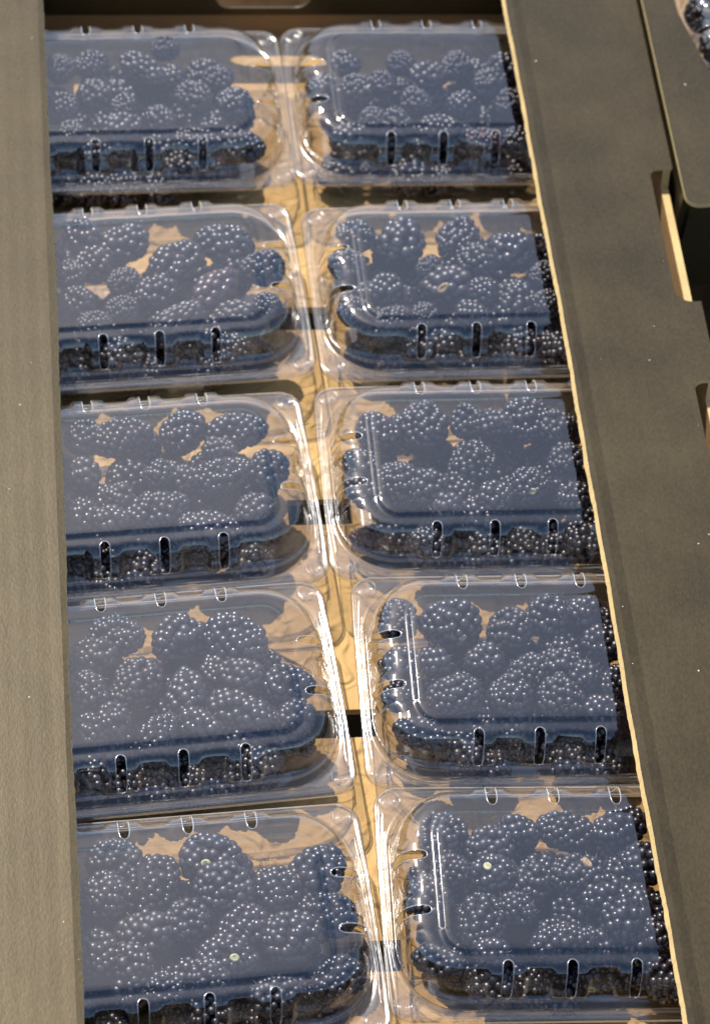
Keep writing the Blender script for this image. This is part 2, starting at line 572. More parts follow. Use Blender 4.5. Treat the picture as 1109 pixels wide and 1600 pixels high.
# rings of the lid: (inset, height, boss strength)
LID = [(7.3, 26.1, 0), (7.8, 27.7, 0), (8.5, 27.8, 0), (8.9, 26.9, 0), (9.3, 28.3, .2), (9.6, 29.2, .6), (9.8, 29.8, .9), (10.0, 30.6, 1), (10.5, 32.5, 1), (11.2, 35.0, 1),
       (11.9, 37.5, 1), (12.9, 39.4, .95), (13.9, 40.6, .8), (14.9, 41.45, .6), (16.0, 41.85, .4), (17.1, 41.95, .2), (17.8, 42.0, .1), (19.0, 42.0, 0), (20.9, 42.05, 0), (21.4, 42.75, 0), (22.2, 42.95, 0), (24.5, 43.0, 0)]
S0, S1 = 6, 16                       # ring span of a slot
SHR = {S0: 0.32, S0 + 1: 0.80, S1 - 1: 0.80, S1: 0.32}

def lid_vertex(p, i):
    d, z, bo = LID[i]
    so = slot_of(p)
    shift = 0.0
    if so is not None:
        off = so[1]
        boss = smooth01((8.0 - abs(off)) / 2.0)
        d = d - 1.5 * bo * boss
        if abs(off) <= SW + 0.01 and i in SHR:
            shift = off * (SHR[i] - 1.0)
    x, y = body_pt(p, d, shift, True)
    return (x, y, z)

def make_lid():
    n = len(PER)
    V, F, MI = [], [], []
    rims = [(0.25, 23.6), (0.0, 24.2), (0.0, 25.9), (0.8, 26.5), (1.7, 26.0), (3.0, 25.9)]
    for d, z in rims:
        V += [(*rim_pt(p, d), z) for p in PER]
    # two flat rings between rim and foot
    BEADS = ((0.16, 0.0), (0.21, .5), (0.27, .75), (0.33, .5), (0.38, 0.0), (0.62, 0.0), (0.67, .5), (0.74, .6), (0.79, 0.0))
    for t, hb in BEADS:
        for p in PER:
            a_, b_ = rim_pt(p, 3.0), body_pt(p, LID[0][0], 0.0, True)
            lx, ly = b_[0] - a_[0], b_[1] - a_[1]
            hb2 = hb * min(1.0, math.hypot(lx, ly) / 4.0) * (1.0 if math.hypot(lx, ly) < 6 else max(0.0, 1 - (math.hypot(lx, ly) - 6) / 4))
            hb2 *= 0.75 + 0.9 * noise.noise(Vector((a_[0] * .23, a_[1] * .23, 7.0 * t)))
            V.append((a_[0] + lx * t, a_[1] + ly * t, 25.95 + hb2))
    base_rings = len(rims) + len(BEADS)
    for i in range(len(LID)):
        V += [lid_vertex(p, i) for p in PER]
    total = base_rings + len(LID)
    for r in range(total - 1):
        li = r - base_rings
        for k in range(n):
            k2 = (k + 1) % n
            if S0 <= li < S1:
                s1_, s2_ = slot_of(PER[k]), slot_of(PER[k2])
                if s1_ and s2_ and PER[k][0] == PER[k2][0] and abs(s1_[0] - s2_[0]) < 0.1 and abs(s1_[1]) <= SW + .01 and abs(s2_[1]) <= SW + .01:
                    continue
            F.append([r * n + k, r * n + k2, (r + 1) * n + k2, (r + 1) * n + k])
            MI.append(1 if r < base_rings + 2 else 0)
    # the flat panel: rings closing towards a middle line, so that the sheet can wobble slightly
    last = V[(total - 1) * n:]
    prev = (total - 1) * n
    for st in range(1, 9):
        t = st / 8 * 0.97
        b = len(V)
        for x, y, z in last:
            V.append((x - math.copysign(min(abs(x), 27.0 * t), x), y * (1 - t), z))
        for k in range(n):
            k2 = (k + 1) % n
            F.append([prev + k, prev + k2, b + k2, b + k]); MI.append(0)
        prev = b
    F.append([prev + k for k in range(n)]); MI.append(0)
    V = [(x, y, z + wobble(x, y, z)) for x, y, z in V]
    return mesh_from('lid', V, F, True, MI)

def wobble(x, y, z):
    if z < 30: return 0.07 * noise.noise(Vector((x * .11, y * .11, z * .1))) + 0.07 * noise.noise(Vector((x * .33, y * .33, z * .2)))
    return 0.22 * noise.noise(Vector((x * .028, y * .028, 4.0))) + 0.05 * noise.noise(Vector((x * .13, y * .13, 1.7)))

def make_base():
    n = len(PER)
    V, F = [], []
    rings = [('r', 0.6, 22.9), ('r', 0.5, 24.9), ('r', 2.0, 25.2), ('m', .5, 25.2), ('b', 7.6, 25.3), ('b', 8.6, 24.6), ('b', 9.0, 22.0), ('b', 9.5, 19.4), ('b', 10.6, 18.8), ('b', 11.0, 16.0),
             ('b', 11.4, 13.2), ('b', 12.3, 12.7), ('b', 12.8, 9.0), ('b', 13.4, 5.0), ('b', 14.6, 2.6), ('b', 17.0, 1.2), ('b', 21.0, 0.9), ('b', 22.0, 1.9), ('b', 24.5, 2.0)]
    for kind, d, z in rings:
        for p in PER:
            if kind == 'r': q = rim_pt(p, d)
            elif kind == 'm':
                a_, b_ = rim_pt(p, 2.0), body_pt(p, 7.6)
                q = ((a_[0] + b_[0]) / 2, (a_[1] + b_[1]) / 2)
            else:
                so = slot_of(p)
                dd = d
                if so is not None and 8.8 < d < 14.0:
                    dd = d + 0.9 * smooth01((5.5 - abs(so[1])) / 1.6)
                q = body_pt(p, dd)
            V.append((*q, z))
    t = len(rings)
    for r in range(t - 1):
        for k in range(n):
            k2 = (k + 1) % n
            F.append([r * n + k2, r * n + k, (r + 1) * n + k, (r + 1) * n + k2])
    F.append([(t - 1) * n + k for k in range(n)][::-1])
    return mesh_from('base', V, F, True)

def tube(points, r, closed=True, sides=6):
    V, F = [], []
    n = len(points)
    P = [Vector(p) for p in points]
    for i in range(n):
        tg = (P[(i + 1) % n] - P[i - 1]) if closed else (P[min(i + 1, n - 1)] - P[max(i - 1, 0)])
        tg.normalize()
        up = Vector((0.3, 0.2, 1)).cross(tg)
        up.normalize()
        v2 = tg.cross(up)
        for s in range(sides):
            a_ = 2 * math.pi * s / sides
            V.append(tuple(P[i] + (up * math.cos(a_) + v2 * math.sin(a_)) * r))
    for i in range(n if closed else n - 1):
        j = (i + 1) % n
        for s in range(sides):
            s2 = (s + 1) % sides
            F.append([i * sides + s, i * sides + s2, j * sides + s2, j * sides + s])
    return V, F

def slot_lip(kind):
    """the thickened cut edge of one slot, built about the slot's own centre"""
    c = 0.0
    cen = SLOT_X[2] if kind in 'fb' else SLOT_Y[1]
    def P(off, i):
        v = lid_vertex((kind, cen + off), i)
        return (v[0] - cen, v[1], v[2]) if kind in 'fb' else (v[0], v[1] - cen, v[2])
    cen_w = 0
    loop = [P(SW, i) for i in range(S0, S1 + 1)] + [P(0, S1)] + [P(-SW, i) for i in range(S1, S0 - 1, -1)] + [P(0, S0)]
    V, F = tube(loop, 0.22)
    return mesh_from('vent_slot', V, F, True)

def lathe(prof, seg=20):
    V, F = [], []
    for r, z in prof:
        for s in range(seg):
            a_ = 2 * math.pi * s / seg
            V.append((r * math.cos(a_), r * math.sin(a_), z))
    for i in range(len(prof) - 1):
        for s in range(seg):
            s2 = (s + 1) % seg
            F.append([i * seg + s, i * seg + s2, (i + 1) * seg + s2, (i + 1) * seg + s])
    F.append([(len(prof) - 1) * seg + s for s in range(seg)])
    return V, F

ME_LID, ME_BASE = make_lid(), make_base()
ME_LID.materials.append(M_LID); ME_LID.materials.append(M_RIM); ME_BASE.materials.append(M_BASE)
ME_SLOT = {k: slot_lip(k) for k in 'fbrl'}
for mm_ in ME_SLOT.values(): mm_.materials.append(M_EDGE)
V, F = lathe([(4.7, 0.0), (4.4, 1.2), (4.0, 1.5), (3.6, 1.2), (3.3, -0.4), (2.6, -0.9), (2.1, 0.1), (1.7, 0.3), (1.3, -0.3), (0.6, -0.5)])
ME_BUTTON = mesh_from('snap_button', V, F, True)
ME_BUTTON.materials.append(M_LID)

ROWW = {'1': 'farthest', '2': 'second farthest', '3': 'middle', '4': 'second nearest', '5': 'nearest'}
BOXES = {'R1L': [-78.4, 360.9, 1.34], 'R1R': [87.8, 364.2, 0.04], 'R2L': [-80.4, 247.9, 3.1], 'R2R': [88.8, 249.9, 0.78], 'R3L': [-84.5, 136.8, 3.4], 'R3R': [84.9, 143.0, -0.27], 'R4L': [-83.0, 34.5, 3.9], 'R4R': [91.2, 39.4, -1.34], 'R5L': [-79.0, -71.0, 3.0], 'R5R': [90.0, -63.9, -2.02]}
BOX_M = {}
def clamshell(loc, rot, label, group):
    root = empty('clamshell', loc, rot)
    tag(root, label, 'clamshell', group)
    link('base', ME_BASE, root)
    lid = link('lid', ME_LID, root)
    for x in SLOT_X:
        link('vent_slot', ME_SLOT['f'], lid, loc=(x * MM, 0, 0))
        link('vent_slot', ME_SLOT['b'], lid, loc=(x * MM, 0, 0))
    for y in SLOT_Y:
        link('vent_slot', ME_SLOT['r'], lid, loc=(0, y * MM, 0))
        link('vent_slot', ME_SLOT['l'], lid, loc=(0, y * MM, 0))
    for sx in (-1, 1):
        for sy in (-1, 1):
            link('snap_button', ME_BUTTON, lid, loc=(sx * (HX - 6.6) * MM, sy * (HY - 6.6) * MM, 26.0 * MM))
    return root

rb = random.Random(3)
for k, (x, y, th) in BOXES.items():
    y += 3.0 if k[1] == '1' else 0.0
    side = 'left' if k[2] == 'L' else 'right'
    x += 1.5 if side == 'left' else -1.5
    rot = (R_(rb.uniform(-.5, .5)), R_(rb.uniform(-.5, .5)), R_(th))
    zoff = {'1': .3, '2': .6, '3': 0.2, '4': .5, '5': .3}[k[1]]
    rt = clamshell((x * MM, y * MM, zoff * MM), rot, 'clear plastic clamshell of blackberries, %s in the %s column' % (ROWW[k[1]], side), 'clamshells of blackberries in the tray')
    BOX_M[k] = (Matrix.Translation((x, y, zoff)) @ Euler(rot).to_matrix().to_4x4(), rt)

# the embossed recycling mark moulded into one base
def mark():
    Vs, Fs = [], []
    for r0, a0, a1 in ((4.6, -60, 200), (3.0, 40, 300), (1.5, 160, 420)):
        pts_ = []
        for i in range(15):
            a_ = R_(a0 + (a1 - a0) * i / 14)
            rr = r0 * (0.86 + 0.14 * math.cos(3 * a_))
            pts_.append((rr * math.cos(a_), rr * math.sin(a_), 0.25))
        v_, f_ = tube(pts_, 0.22, closed=False)
        b_ = len(Vs)
        Vs += v_; Fs += [[q + b_ for q in ff] for ff in f_]
    return mesh_from('moulded_mark', Vs, Fs, True)
mk = link('moulded_mark', mark(), BOX_M['R5R'][1], (M_EDGE,), (-0.0335, -0.0205, 0.002))
mk['kind'] = 'stuff'

# ------------------------------------------------------------------ blackberries
# box, x, y, z, long half-axis, short half-axis, turn, look (l low layer, d deep, r reddish, g greenish, B large drupelets), stem scar
BERRIES = [
('R1L', -63.3, 383.1, 33.5, 12.7, 7.0, -28, '', ''),
('R1L', -87.3, 368.3, 32.5, 9.0, 7.4, -27, '', ''),
('R1L', -40.8, 365.7, 33.1, 9.4, 7.9, -24, '', ''),
('R1L', -21.5, 363.9, 29.7, 9.4, 8.4, -7, '', ''),
('R1L', -73.9, 347.8, 31.5, 10.9, 7.1, 20, '', ''),
('R1L', -41.3, 336.7, 32.5, 10.9, 6.9, -20, '', ''),
('R1L', -18.2, 327.9, 33.1, 9.7, 7.6, -16, '', ''),
('R1L', -74.0, 358.9, 34.3, 6.4, 6.2, -27, '', ''),
('R1L', -88.3, 389.1, 31.7, 9.1, 6.7, 28, '', ''),
('R1L', -27.9, 378.6, 31.8, 7.8, 6.7, 20, '', ''),
('R1L', -101.9, 359.6, 33.1, 7.8, 7.2, -21, '', ''),
('R1L', -52.2, 398.3, 32.5, 7.3, 6.2, 9, '', ''),
('R1L', -98.9, 343.7, 31.7, 7.7, 6.5, 23, '', ''),
('R1L', -57.1, 351.4, 32.6, 7.8, 6.6, -28, '', ''),
('R1L', -102.3, 385.3, 32.3, 7.5, 7.2, 12, '', ''),
('R1L', -75.9, 346.5, 8.8, 7.8, 6.2, -1, 'l', ''),
('R1L', -49.9, 337.2, 9.6, 9.0, 6.2, -1, 'l', ''),
('R1L', -91.5, 345.3, 8.5, 7.8, 6.2, -1, 'l', ''),
('R1L', -104.7, 344.7, 11.0, 7.2, 6.2, -1, 'l', ''),
('R1L', -32.0, 335.9, 10.8, 7.2, 6.2, -1, 'l', ''),
('R1R', 38.3, 371.6, 31.6, 9.0, 7.8, 0, '', (0.68, -0.08, 'p')),
('R1R', 49.8, 375.5, 31.1, 7.3, 7.1, -14, '', ''),
('R1R', 73.5, 379.8, 31.7, 11.0, 7.6, 19, '', ''),
('R1R', 87.5, 387.5, 30.7, 7.9, 7.6, 24, '', ''),
('R1R', 102.5, 373.9, 32.3, 8.6, 7.6, 0, '', ''),
('R1R', 87.2, 360.1, 32.7, 8.0, 7.0, 6, '', ''),
('R1R', 54.1, 347.5, 32.3, 8.9, 8.0, -24, '', ''),
('R1R', 74.7, 345.6, 31.5, 10.9, 7.0, -7, '', ''),
('R1R', 31.3, 337.9, 34.0, 10.5, 7.2, 13, '', ''),
('R1R', 94.8, 332.4, 33.9, 8.9, 7.2, -1, 'r', ''),
('R1R', 110.5, 335.7, 32.8, 7.8, 7.5, 8, '', ''),
('R1R', 18.7, 371.2, 32.1, 7.8, 7.5, 2, '', ''),
('R1R', 111.2, 362.3, 30.3, 7.9, 7.6, -11, '', ''),
('R1R', 65.3, 361.5, 33.2, 7.8, 6.7, -22, '', ''),
('R1R', 33.5, 387.5, 32.7, 7.8, 6.4, -21, '', ''),
('R1R', 60.5, 386.4, 33.7, 7.4, 6.4, -16, '', ''),
('R1R', 43.3, 349.7, 33.5, 7.2, 6.6, 16, '', ''),
('R1R', 27.1, 336.1, 9.9, 10.8, 6.2, -7, 'l', ''),
('R1R', 45.5, 338.1, 11.0, 8.5, 6.3, -1, 'l', ''),
('R1R', 65.4, 338.4, 8.6, 9.1, 6.3, -1, 'l', ''),
('R1R', 85.1, 338.3, 8.5, 9.1, 6.3, -1, 'lr', ''),
('R1R', 109.4, 335.7, 9.2, 10.2, 6.5, -1, 'l', ''),
('R2L', -78.2, 276.2, 30.2, 12.9, 9.0, 16, '', ''),
('R2L', -95.3, 279.0, 31.6, 9.7, 8.5, -18, '', ''),
('R2L', -32.1, 275.5, 30.2, 14.4, 9.5, -22, '', ''),
('R2L', -54.2, 263.8, 31.7, 13.5, 9.4, 30, '', ''),
('R2L', -91.8, 265.1, 29.2, 9.3, 8.9, 12, '', ''),
('R2L', -78.7, 252.3, 32.5, 7.7, 6.2, 28, '', ''),
('R2L', -64.7, 247.7, 29.8, 11.1, 8.2, 24, '', ''),
('R2L', -37.6, 246.8, 33.7, 13.1, 7.5, 40, 'r', ''),
('R2L', -14.9, 259.1, 32.0, 11.0, 8.3, -1, '', ''),
('R2L', -55.5, 230.5, 32.4, 12.7, 6.2, 28, '', ''),
('R2L', -30.5, 232.7, 31.8, 10.8, 6.2, -7, '', ''),
('R2L', -92.7, 227.7, 32.2, 8.3, 6.2, 7, '', ''),
('R2L', -103.0, 255.0, 33.3, 7.6, 7.3, -15, '', ''),
('R2L', -100.1, 239.7, 33.8, 8.4, 7.0, -5, '', ''),
('R2L', -80.0, 236.6, 31.7, 8.1, 6.2, -9, '', ''),
('R2L', -15.8, 234.2, 34.9, 7.1, 6.4, -12, '', ''),
('R2L', -21.2, 231.3, 8.3, 10.9, 6.2, -1, 'l', ''),
('R2L', -73.1, 227.6, 8.7, 9.5, 6.2, -1, 'l', ''),
('R2L', -92.5, 225.8, 10.6, 8.4, 6.2, -1, 'l', ''),
('R2L', -50.3, 226.7, 9.3, 9.1, 6.2, -1, 'l', ''),
('R2L', -37.6, 228.0, 9.1, 8.0, 6.2, -1, 'l', ''),
('R2R', 28.7, 279.7, 30.4, 9.3, 7.5, -28, '', ''),
('R2R', 49.7, 276.7, 29.1, 13.1, 10.7, 84, '', ''),
('R2R', 75.4, 276.2, 31.0, 12.2, 9.6, 61, '', ''),
('R2R', 82.3, 261.1, 32.3, 9.8, 8.8, -30, '', ''),
('R2R', 102.2, 268.1, 30.9, 13.1, 9.8, 23, '', ''),
('R2R', 112.6, 251.2, 33.3, 7.7, 7.4, 10, '', ''),
('R2R', 22.7, 260.6, 31.3, 9.0, 8.3, -31, '', ''),
('R2R', 67.3, 247.6, 31.4, 12.9, 9.0, -1, '', (-0.22, -0.17, 't')),
('R2R', 40.4, 226.0, 34.6, 9.6, 6.3, 29, '', ''),
('R2R', 99.0, 238.6, 30.7, 11.3, 8.8, 68, '', ''),
('R2R', 37.9, 244.9, 32.5, 9.6, 7.4, 16, '', ''),
('R2R', 60.0, 256.6, 33.4, 6.4, 6.2, 28, '', ''),
('R2R', 110.6, 235.1, 32.7, 7.4, 7.1, -18, '', ''),
('R2R', 82.9, 243.0, 32.9, 7.6, 6.9, -31, '', ''),
('R2R', 24.3, 233.9, 30.9, 8.4, 7.3, -18, '', ''),
('R2R', 54.6, 229.0, 33.4, 6.4, 6.2, 19, '', ''),
('R2R', 76.4, 228.6, 34.2, 8.5, 6.2, -32, '', ''),
('R2R', 47.7, 227.4, 9.4, 9.7, 6.7, -1, 'l', ''),
('R2R', 29.1, 226.8, 8.8, 8.9, 6.2, -1, 'l', ''),
('R2R', 69.8, 225.9, 8.9, 9.0, 6.2, -1, 'l', ''),
('R2R', 88.1, 223.9, 10.8, 9.0, 6.2, -1, 'l', ''),
('R2R', 109.8, 225.2, 8.6, 9.0, 6.2, -1, 'l', ''),
('R3L', -83.7, 163.9, 32.8, 14.4, 8.3, 5, '', ''),
('R3L', -56.6, 168.9, 29.1, 11.4, 9.0, 39, '', ''),
('R3L', -33.6, 168.1, 29.3, 14.1, 8.6, 3, '', ''),
('R3L', -41.7, 155.9, 31.9, 7.9, 6.2, -8, '', ''),
('R3L', -21.5, 146.6, 30.1, 9.8, 8.9, 43, '', ''),
('R3L', -41.3, 143.3, 30.7, 13.9, 8.0, 16, '', ''),
('R3L', -89.5, 119.0, 34.8, 8.3, 6.2, -2, '', ''),
('R3L', -70.0, 125.1, 32.8, 14.2, 7.7, 17, '', ''),
('R3L', -48.0, 116.0, 30.8, 14.5, 7.5, -8, '', ''),
('R3L', -29.0, 125.4, 30.7, 9.0, 7.3, 22, '', ''),
('R3L', -100.0, 165.1, 30.9, 8.4, 8.1, -12, '', ''),
('R3L', -101.2, 144.6, 31.1, 8.3, 8.0, 17, '', ''),
('R3L', -69.0, 143.5, 33.2, 6.5, 6.3, 18, '', ''),
('R3L', -86.2, 132.3, 32.7, 6.9, 6.2, 8, '', ''),
('R3L', -56.7, 141.5, 31.9, 6.4, 6.2, -16, '', ''),
('R3L', -101.5, 122.4, 34.2, 7.1, 6.8, 26, '', ''),
('R3L', -22.9, 126.0, 11.1, 7.0, 6.2, -2, 'l', ''),
('R3L', -66.1, 114.7, 11.1, 7.5, 6.2, -2, 'l', ''),
('R3L', -31.2, 116.9, 10.2, 9.1, 6.2, -2, 'l', ''),
('R3L', -90.6, 118.8, 8.3, 8.0, 6.2, -2, 'l', ''),
('R3L', -48.8, 114.3, 10.9, 8.0, 6.2, -2, 'l', ''),
('R3R', 28.1, 166.2, 29.4, 10.5, 8.5, -25, '', ''),
('R3R', 49.0, 170.6, 28.1, 12.3, 10.8, 84, '', ''),
('R3R', 68.0, 168.1, 32.9, 8.6, 7.8, -29, '', ''),
('R3R', 94.6, 171.5, 28.7, 11.9, 10.6, 7, '', ''),
('R3R', 106.7, 167.0, 30.0, 9.4, 8.1, 13, '', ''),
('R3R', 78.8, 165.3, 35.1, 7.3, 6.2, -19, '', ''),
('R3R', 67.7, 149.4, 27.3, 11.9, 10.7, 75, '', (0.21, -0.97, 'p')),
('R3R', 18.6, 147.9, 31.0, 8.7, 7.2, -32, '', ''),
('R3R', 34.2, 139.1, 28.8, 11.2, 9.7, -26, '', ''),
('R3R', 90.9, 135.0, 30.1, 9.2, 8.5, -2, '', (0.07, -0.29, 'p')),
('R3R', 108.3, 147.6, 31.3, 8.4, 8.0, 20, '', ''),
('R3R', 108.7, 125.9, 33.4, 8.0, 7.2, 20, '', ''),
('R3R', 45.9, 134.7, 32.2, 9.2, 7.9, 9, '', ''),
('R3R', 75.5, 128.6, 30.9, 8.0, 7.7, 21, '', ''),
('R3R', 53.2, 123.0, 33.3, 6.7, 6.2, -3, '', ''),
('R3R', 13.5, 130.5, 35.0, 7.9, 6.2, -31, '', ''),
('R3R', 23.0, 122.0, 10.5, 10.4, 6.7, -2, 'lr', ''),
('R3R', 117.7, 128.6, 11.3, 8.1, 7.8, -2, 'l', ''),
('R3R', 92.0, 118.7, 11.1, 9.7, 6.5, -2, 'l', ''),
('R3R', 42.9, 120.0, 10.3, 9.7, 6.5, -2, 'l', ''),
('R3R', 67.1, 119.5, 8.9, 9.7, 6.5, -2, 'l', ''),
('R4L', -90.0, 63.5, 29.9, 12.0, 8.7, -10, '', ''),
('R4L', -65.4, 61.6, 29.3, 11.1, 10.2, 32, 'B', ''),
('R4L', -41.8, 59.7, 29.9, 14.5, 11.4, -32, '', ''),
('R4L', -83.4, 40.4, 28.6, 12.6, 9.8, 42, '', ''),
('R4L', -62.8, 35.4, 29.8, 11.4, 8.6, 87, '', ''),
('R4L', -41.9, 25.3, 31.5, 14.4, 7.9, -26, '', ''),
('R4L', -21.3, 36.1, 31.8, 11.0, 8.2, -14, '', ''),
('R4L', -99.3, 53.1, 32.5, 9.8, 7.7, 15, '', ''),
('R4L', -40.8, 41.4, 32.1, 10.1, 7.5, -18, '', ''),
('R4L', -74.8, 16.3, 30.5, 10.6, 7.4, 47, '', ''),
('R4L', -103.4, 35.8, 31.7, 9.7, 9.3, 88, '', ''),
('R4L', -58.1, 18.3, 32.9, 9.7, 6.2, -25, '', ''),
('R4L', -20.1, 21.3, 32.3, 8.1, 7.2, 20, '', ''),
('R4L', -102.3, 18.4, 31.2, 8.5, 7.1, -6, '', ''),
('R4L', -93.7, 21.1, 33.9, 7.4, 7.2, 14, '', ''),
('R4L', -17.5, 20.6, 10.8, 7.3, 6.2, -2, 'l', ''),
('R4L', -57.9, 14.7, 9.8, 13.3, 7.2, -2, 'l', ''),
('R4L', -88.3, 14.3, 9.2, 9.1, 6.3, -2, 'l', ''),
('R4L', -31.1, 12.4, 10.7, 7.2, 6.2, -2, 'l', ''),
('R4L', -102.2, 15.4, 9.5, 8.1, 6.2, -2, 'l', ''),
('R4R', 26.7, 67.5, 30.2, 10.1, 8.3, 84, '', ''),
('R4R', 48.0, 65.1, 29.7, 13.3, 11.0, -2, 'B', (0.47, -0.5, 'p')),
('R4R', 72.2, 60.1, 31.7, 10.1, 9.0, 19, '', ''),
('R4R', 91.1, 66.4, 31.8, 11.3, 9.0, 10, '', ''),
('R4R', 103.9, 67.1, 33.2, 7.6, 7.0, -2, '', ''),
('R4R', 110.7, 53.3, 29.6, 9.2, 8.5, 0, '', ''),
('R4R', 22.7, 43.4, 34.0, 9.1, 7.3, 10, '', ''),
('R4R', 38.9, 44.3, 32.8, 7.5, 6.6, -13, '', ''),
('R4R', 45.4, 28.9, 31.2, 12.2, 8.4, 9, '', ''),
('R4R', 68.3, 28.3, 30.8, 9.7, 8.8, 10, '', ''),
('R4R', 90.1, 25.3, 32.2, 11.1, 8.8, -26, '', ''),
('R4R', 105.9, 19.4, 32.1, 9.5, 6.2, -17, '', ''),
('R4R', 29.5, 10.1, 32.9, 11.6, 7.1, -20, '', ''),
('R4R', 60.2, 46.3, 30.6, 8.4, 7.3, 13, '', ''),
('R4R', 77.7, 39.5, 31.6, 9.6, 7.3, 5, '', ''),
('R4R', 91.5, 40.9, 32.9, 8.5, 7.3, 4, '', ''),
('R4R', 100.1, 35.4, 32.6, 7.5, 7.1, 21, '', ''),
('R4R', 22.4, 28.5, 33.2, 7.3, 7.0, 21, '', ''),
('R4R', 113.2, 32.8, 31.7, 7.1, 6.8, 18, '', ''),
('R4R', 112.3, 18.7, 10.2, 10.5, 6.4, -2, 'lg', ''),
('R4R', 91.6, 15.9, 9.5, 9.6, 6.2, -2, 'lr', ''),
('R4R', 71.0, 17.3, 8.6, 9.1, 6.2, -2, 'l', ''),
('R4R', 51.1, 16.9, 10.5, 7.9, 6.2, -2, 'l', ''),
('R5L', -81.7, -50.7, 28.5, 14.5, 11.5, 51, '', ''),
('R5L', -57.7, -40.4, 28.5, 12.4, 10.5, -3, '', (-0.16, -0.03, 'p')),
('R5L', -53.3, -54.6, 30.6, 12.5, 10.4, -23, '', ''),
('R5L', -33.2, -55.3, 28.8, 10.7, 9.6, -23, '', ''),
('R5L', -13.8, -48.6, 30.2, 11.8, 10.5, 44, '', ''),
('R5L', -11.9, -66.3, 29.3, 12.5, 8.8, -25, '', ''),
('R5L', -29.5, -76.1, 29.7, 12.4, 10.3, 19, '', ''),
('R5L', -54.0, -84.2, 30.6, 12.3, 8.7, -3, '', (0.32, 0.15, 'p')),
('R5L', -78.3, -97.3, 31.8, 8.1, 7.3, -11, '', ''),
('R5L', -61.9, -93.3, 32.3, 8.6, 7.6, -25, '', ''),
('R5L', -68.9, -68.7, 31.9, 9.3, 8.7, 21, '', ''),
('R5L', -95.3, -39.8, 30.5, 11.2, 9.6, 6, '', ''),
('R5L', -100.6, -56.6, 31.4, 10.2, 9.8, -14, '', ''),
('R5L', -90.0, -84.2, 29.9, 8.6, 8.1, -29, '', ''),
('R5L', -12.6, -95.3, 29.8, 11.0, 8.7, 15, '', ''),
('R5L', -36.8, -100.9, 30.7, 11.0, 7.3, 14, '', ''),
('R5L', -102.9, -80.5, 29.6, 10.1, 9.7, -22, '', ''),
('R5L', -84.8, -71.8, 30.9, 12.1, 8.4, -3, '', ''),
('R5L', -47.8, -71.8, 30.2, 11.1, 8.5, 21, '', ''),
('R5L', -18.1, -99.0, 11.5, 11.1, 6.6, -3, 'l', ''),
('R5L', -48.5, -97.8, 9.2, 9.8, 6.9, -3, 'l', ''),
('R5L', -97.2, -93.2, 10.8, 9.7, 6.8, -3, 'l', ''),
('R5L', -67.1, -97.7, 10.9, 9.7, 6.8, -3, 'l', ''),
('R5R', 33.8, -35.5, 28.5, 11.0, 10.2, 84, '', ''),
('R5R', 52.0, -40.6, 29.7, 10.5, 8.7, 4, '', ''),
('R5R', 63.9, -35.0, 31.5, 9.3, 6.5, -14, '', ''),
('R5R', 82.3, -35.6, 31.2, 12.3, 8.0, -8, '', ''),
('R5R', 104.2, -34.9, 30.8, 12.3, 8.0, 19, '', ''),
('R5R', 111.0, -51.6, 32.0, 9.5, 8.5, -13, '', ''),
('R5R', 84.4, -55.4, 32.2, 11.7, 7.9, 8, '', (0.43, 0.62, 't')),
('R5R', 65.7, -56.7, 29.6, 8.5, 8.2, 4, '', ''),
('R5R', 45.2, -72.8, 27.9, 12.0, 10.3, 74, '', ''),
('R5R', 21.2, -62.2, 30.8, 10.3, 9.1, 84, '', ''),
('R5R', 34.9, -51.7, 30.8, 8.2, 7.7, -8, '', ''),
('R5R', 51.9, -54.0, 32.4, 10.4, 7.9, -3, '', (-0.39, 0.47, 'p')),
('R5R', 102.6, -71.6, 29.8, 12.8, 10.1, 55, '', ''),
('R5R', 74.8, -85.4, 35.1, 13.9, 6.2, 6, '', ''),
('R5R', 46.3, -88.5, 33.2, 7.5, 6.2, -20, '', ''),
('R5R', 25.3, -91.1, 32.6, 10.6, 6.3, -31, '', ''),
('R5R', 113.5, -82.6, 32.7, 7.7, 7.4, 3, '', ''),
('R5R', 93.3, -64.5, 31.5, 9.1, 7.7, 21, '', ''),
('R5R', 58.3, -70.7, 34.4, 7.9, 6.6, -22, '', ''),
('R5R', 66.7, -87.5, 12.1, 9.1, 7.1, -3, 'l', (-0.04, -0.74, 'p')),
('R5R', 88.9, -90.0, 12.1, 10.4, 7.1, -3, 'l', (-0.15, -0.6, 'p')),
('R5R', 109.3, -89.3, 11.4, 9.1, 6.7, -3, 'l', ''),
('R1L', -38.0, 370.7, 10.7, 10.0, 8.7, -24, 'ld', ''),
('R1L', -60.8, 372.2, 11.5, 10.9, 9.5, 64, 'ld', ''),
('R1L', -80.9, 368.7, 11.0, 10.3, 9.0, -14, 'ld', ''),
('R1L', -104.8, 367.6, 11.3, 10.7, 9.3, 58, 'ld', ''),
('R1L', -37.1, 351.1, 12.4, 12.0, 10.4, -23, 'ld', ''),
('R1L', -63.0, 348.7, 12.0, 11.5, 10.0, -38, 'ld', ''),
('R1R', 50.7, 372.9, 12.3, 11.8, 10.3, 89, 'ld', ''),
('R1R', 67.8, 372.1, 11.3, 10.7, 9.3, -57, 'ld', ''),
('R1R', 94.1, 375.5, 11.6, 11.1, 9.6, 87, 'ld', ''),
('R1R', 108.8, 376.5, 10.8, 10.1, 8.8, 15, 'ld', ''),
('R1R', 45.7, 355.2, 11.5, 10.9, 9.5, -73, 'ld', ''),
('R1R', 69.1, 351.2, 12.3, 11.8, 10.3, 41, 'ld', ''),
('R1R', 91.2, 354.3, 12.2, 11.8, 10.2, -6, 'ld', ''),
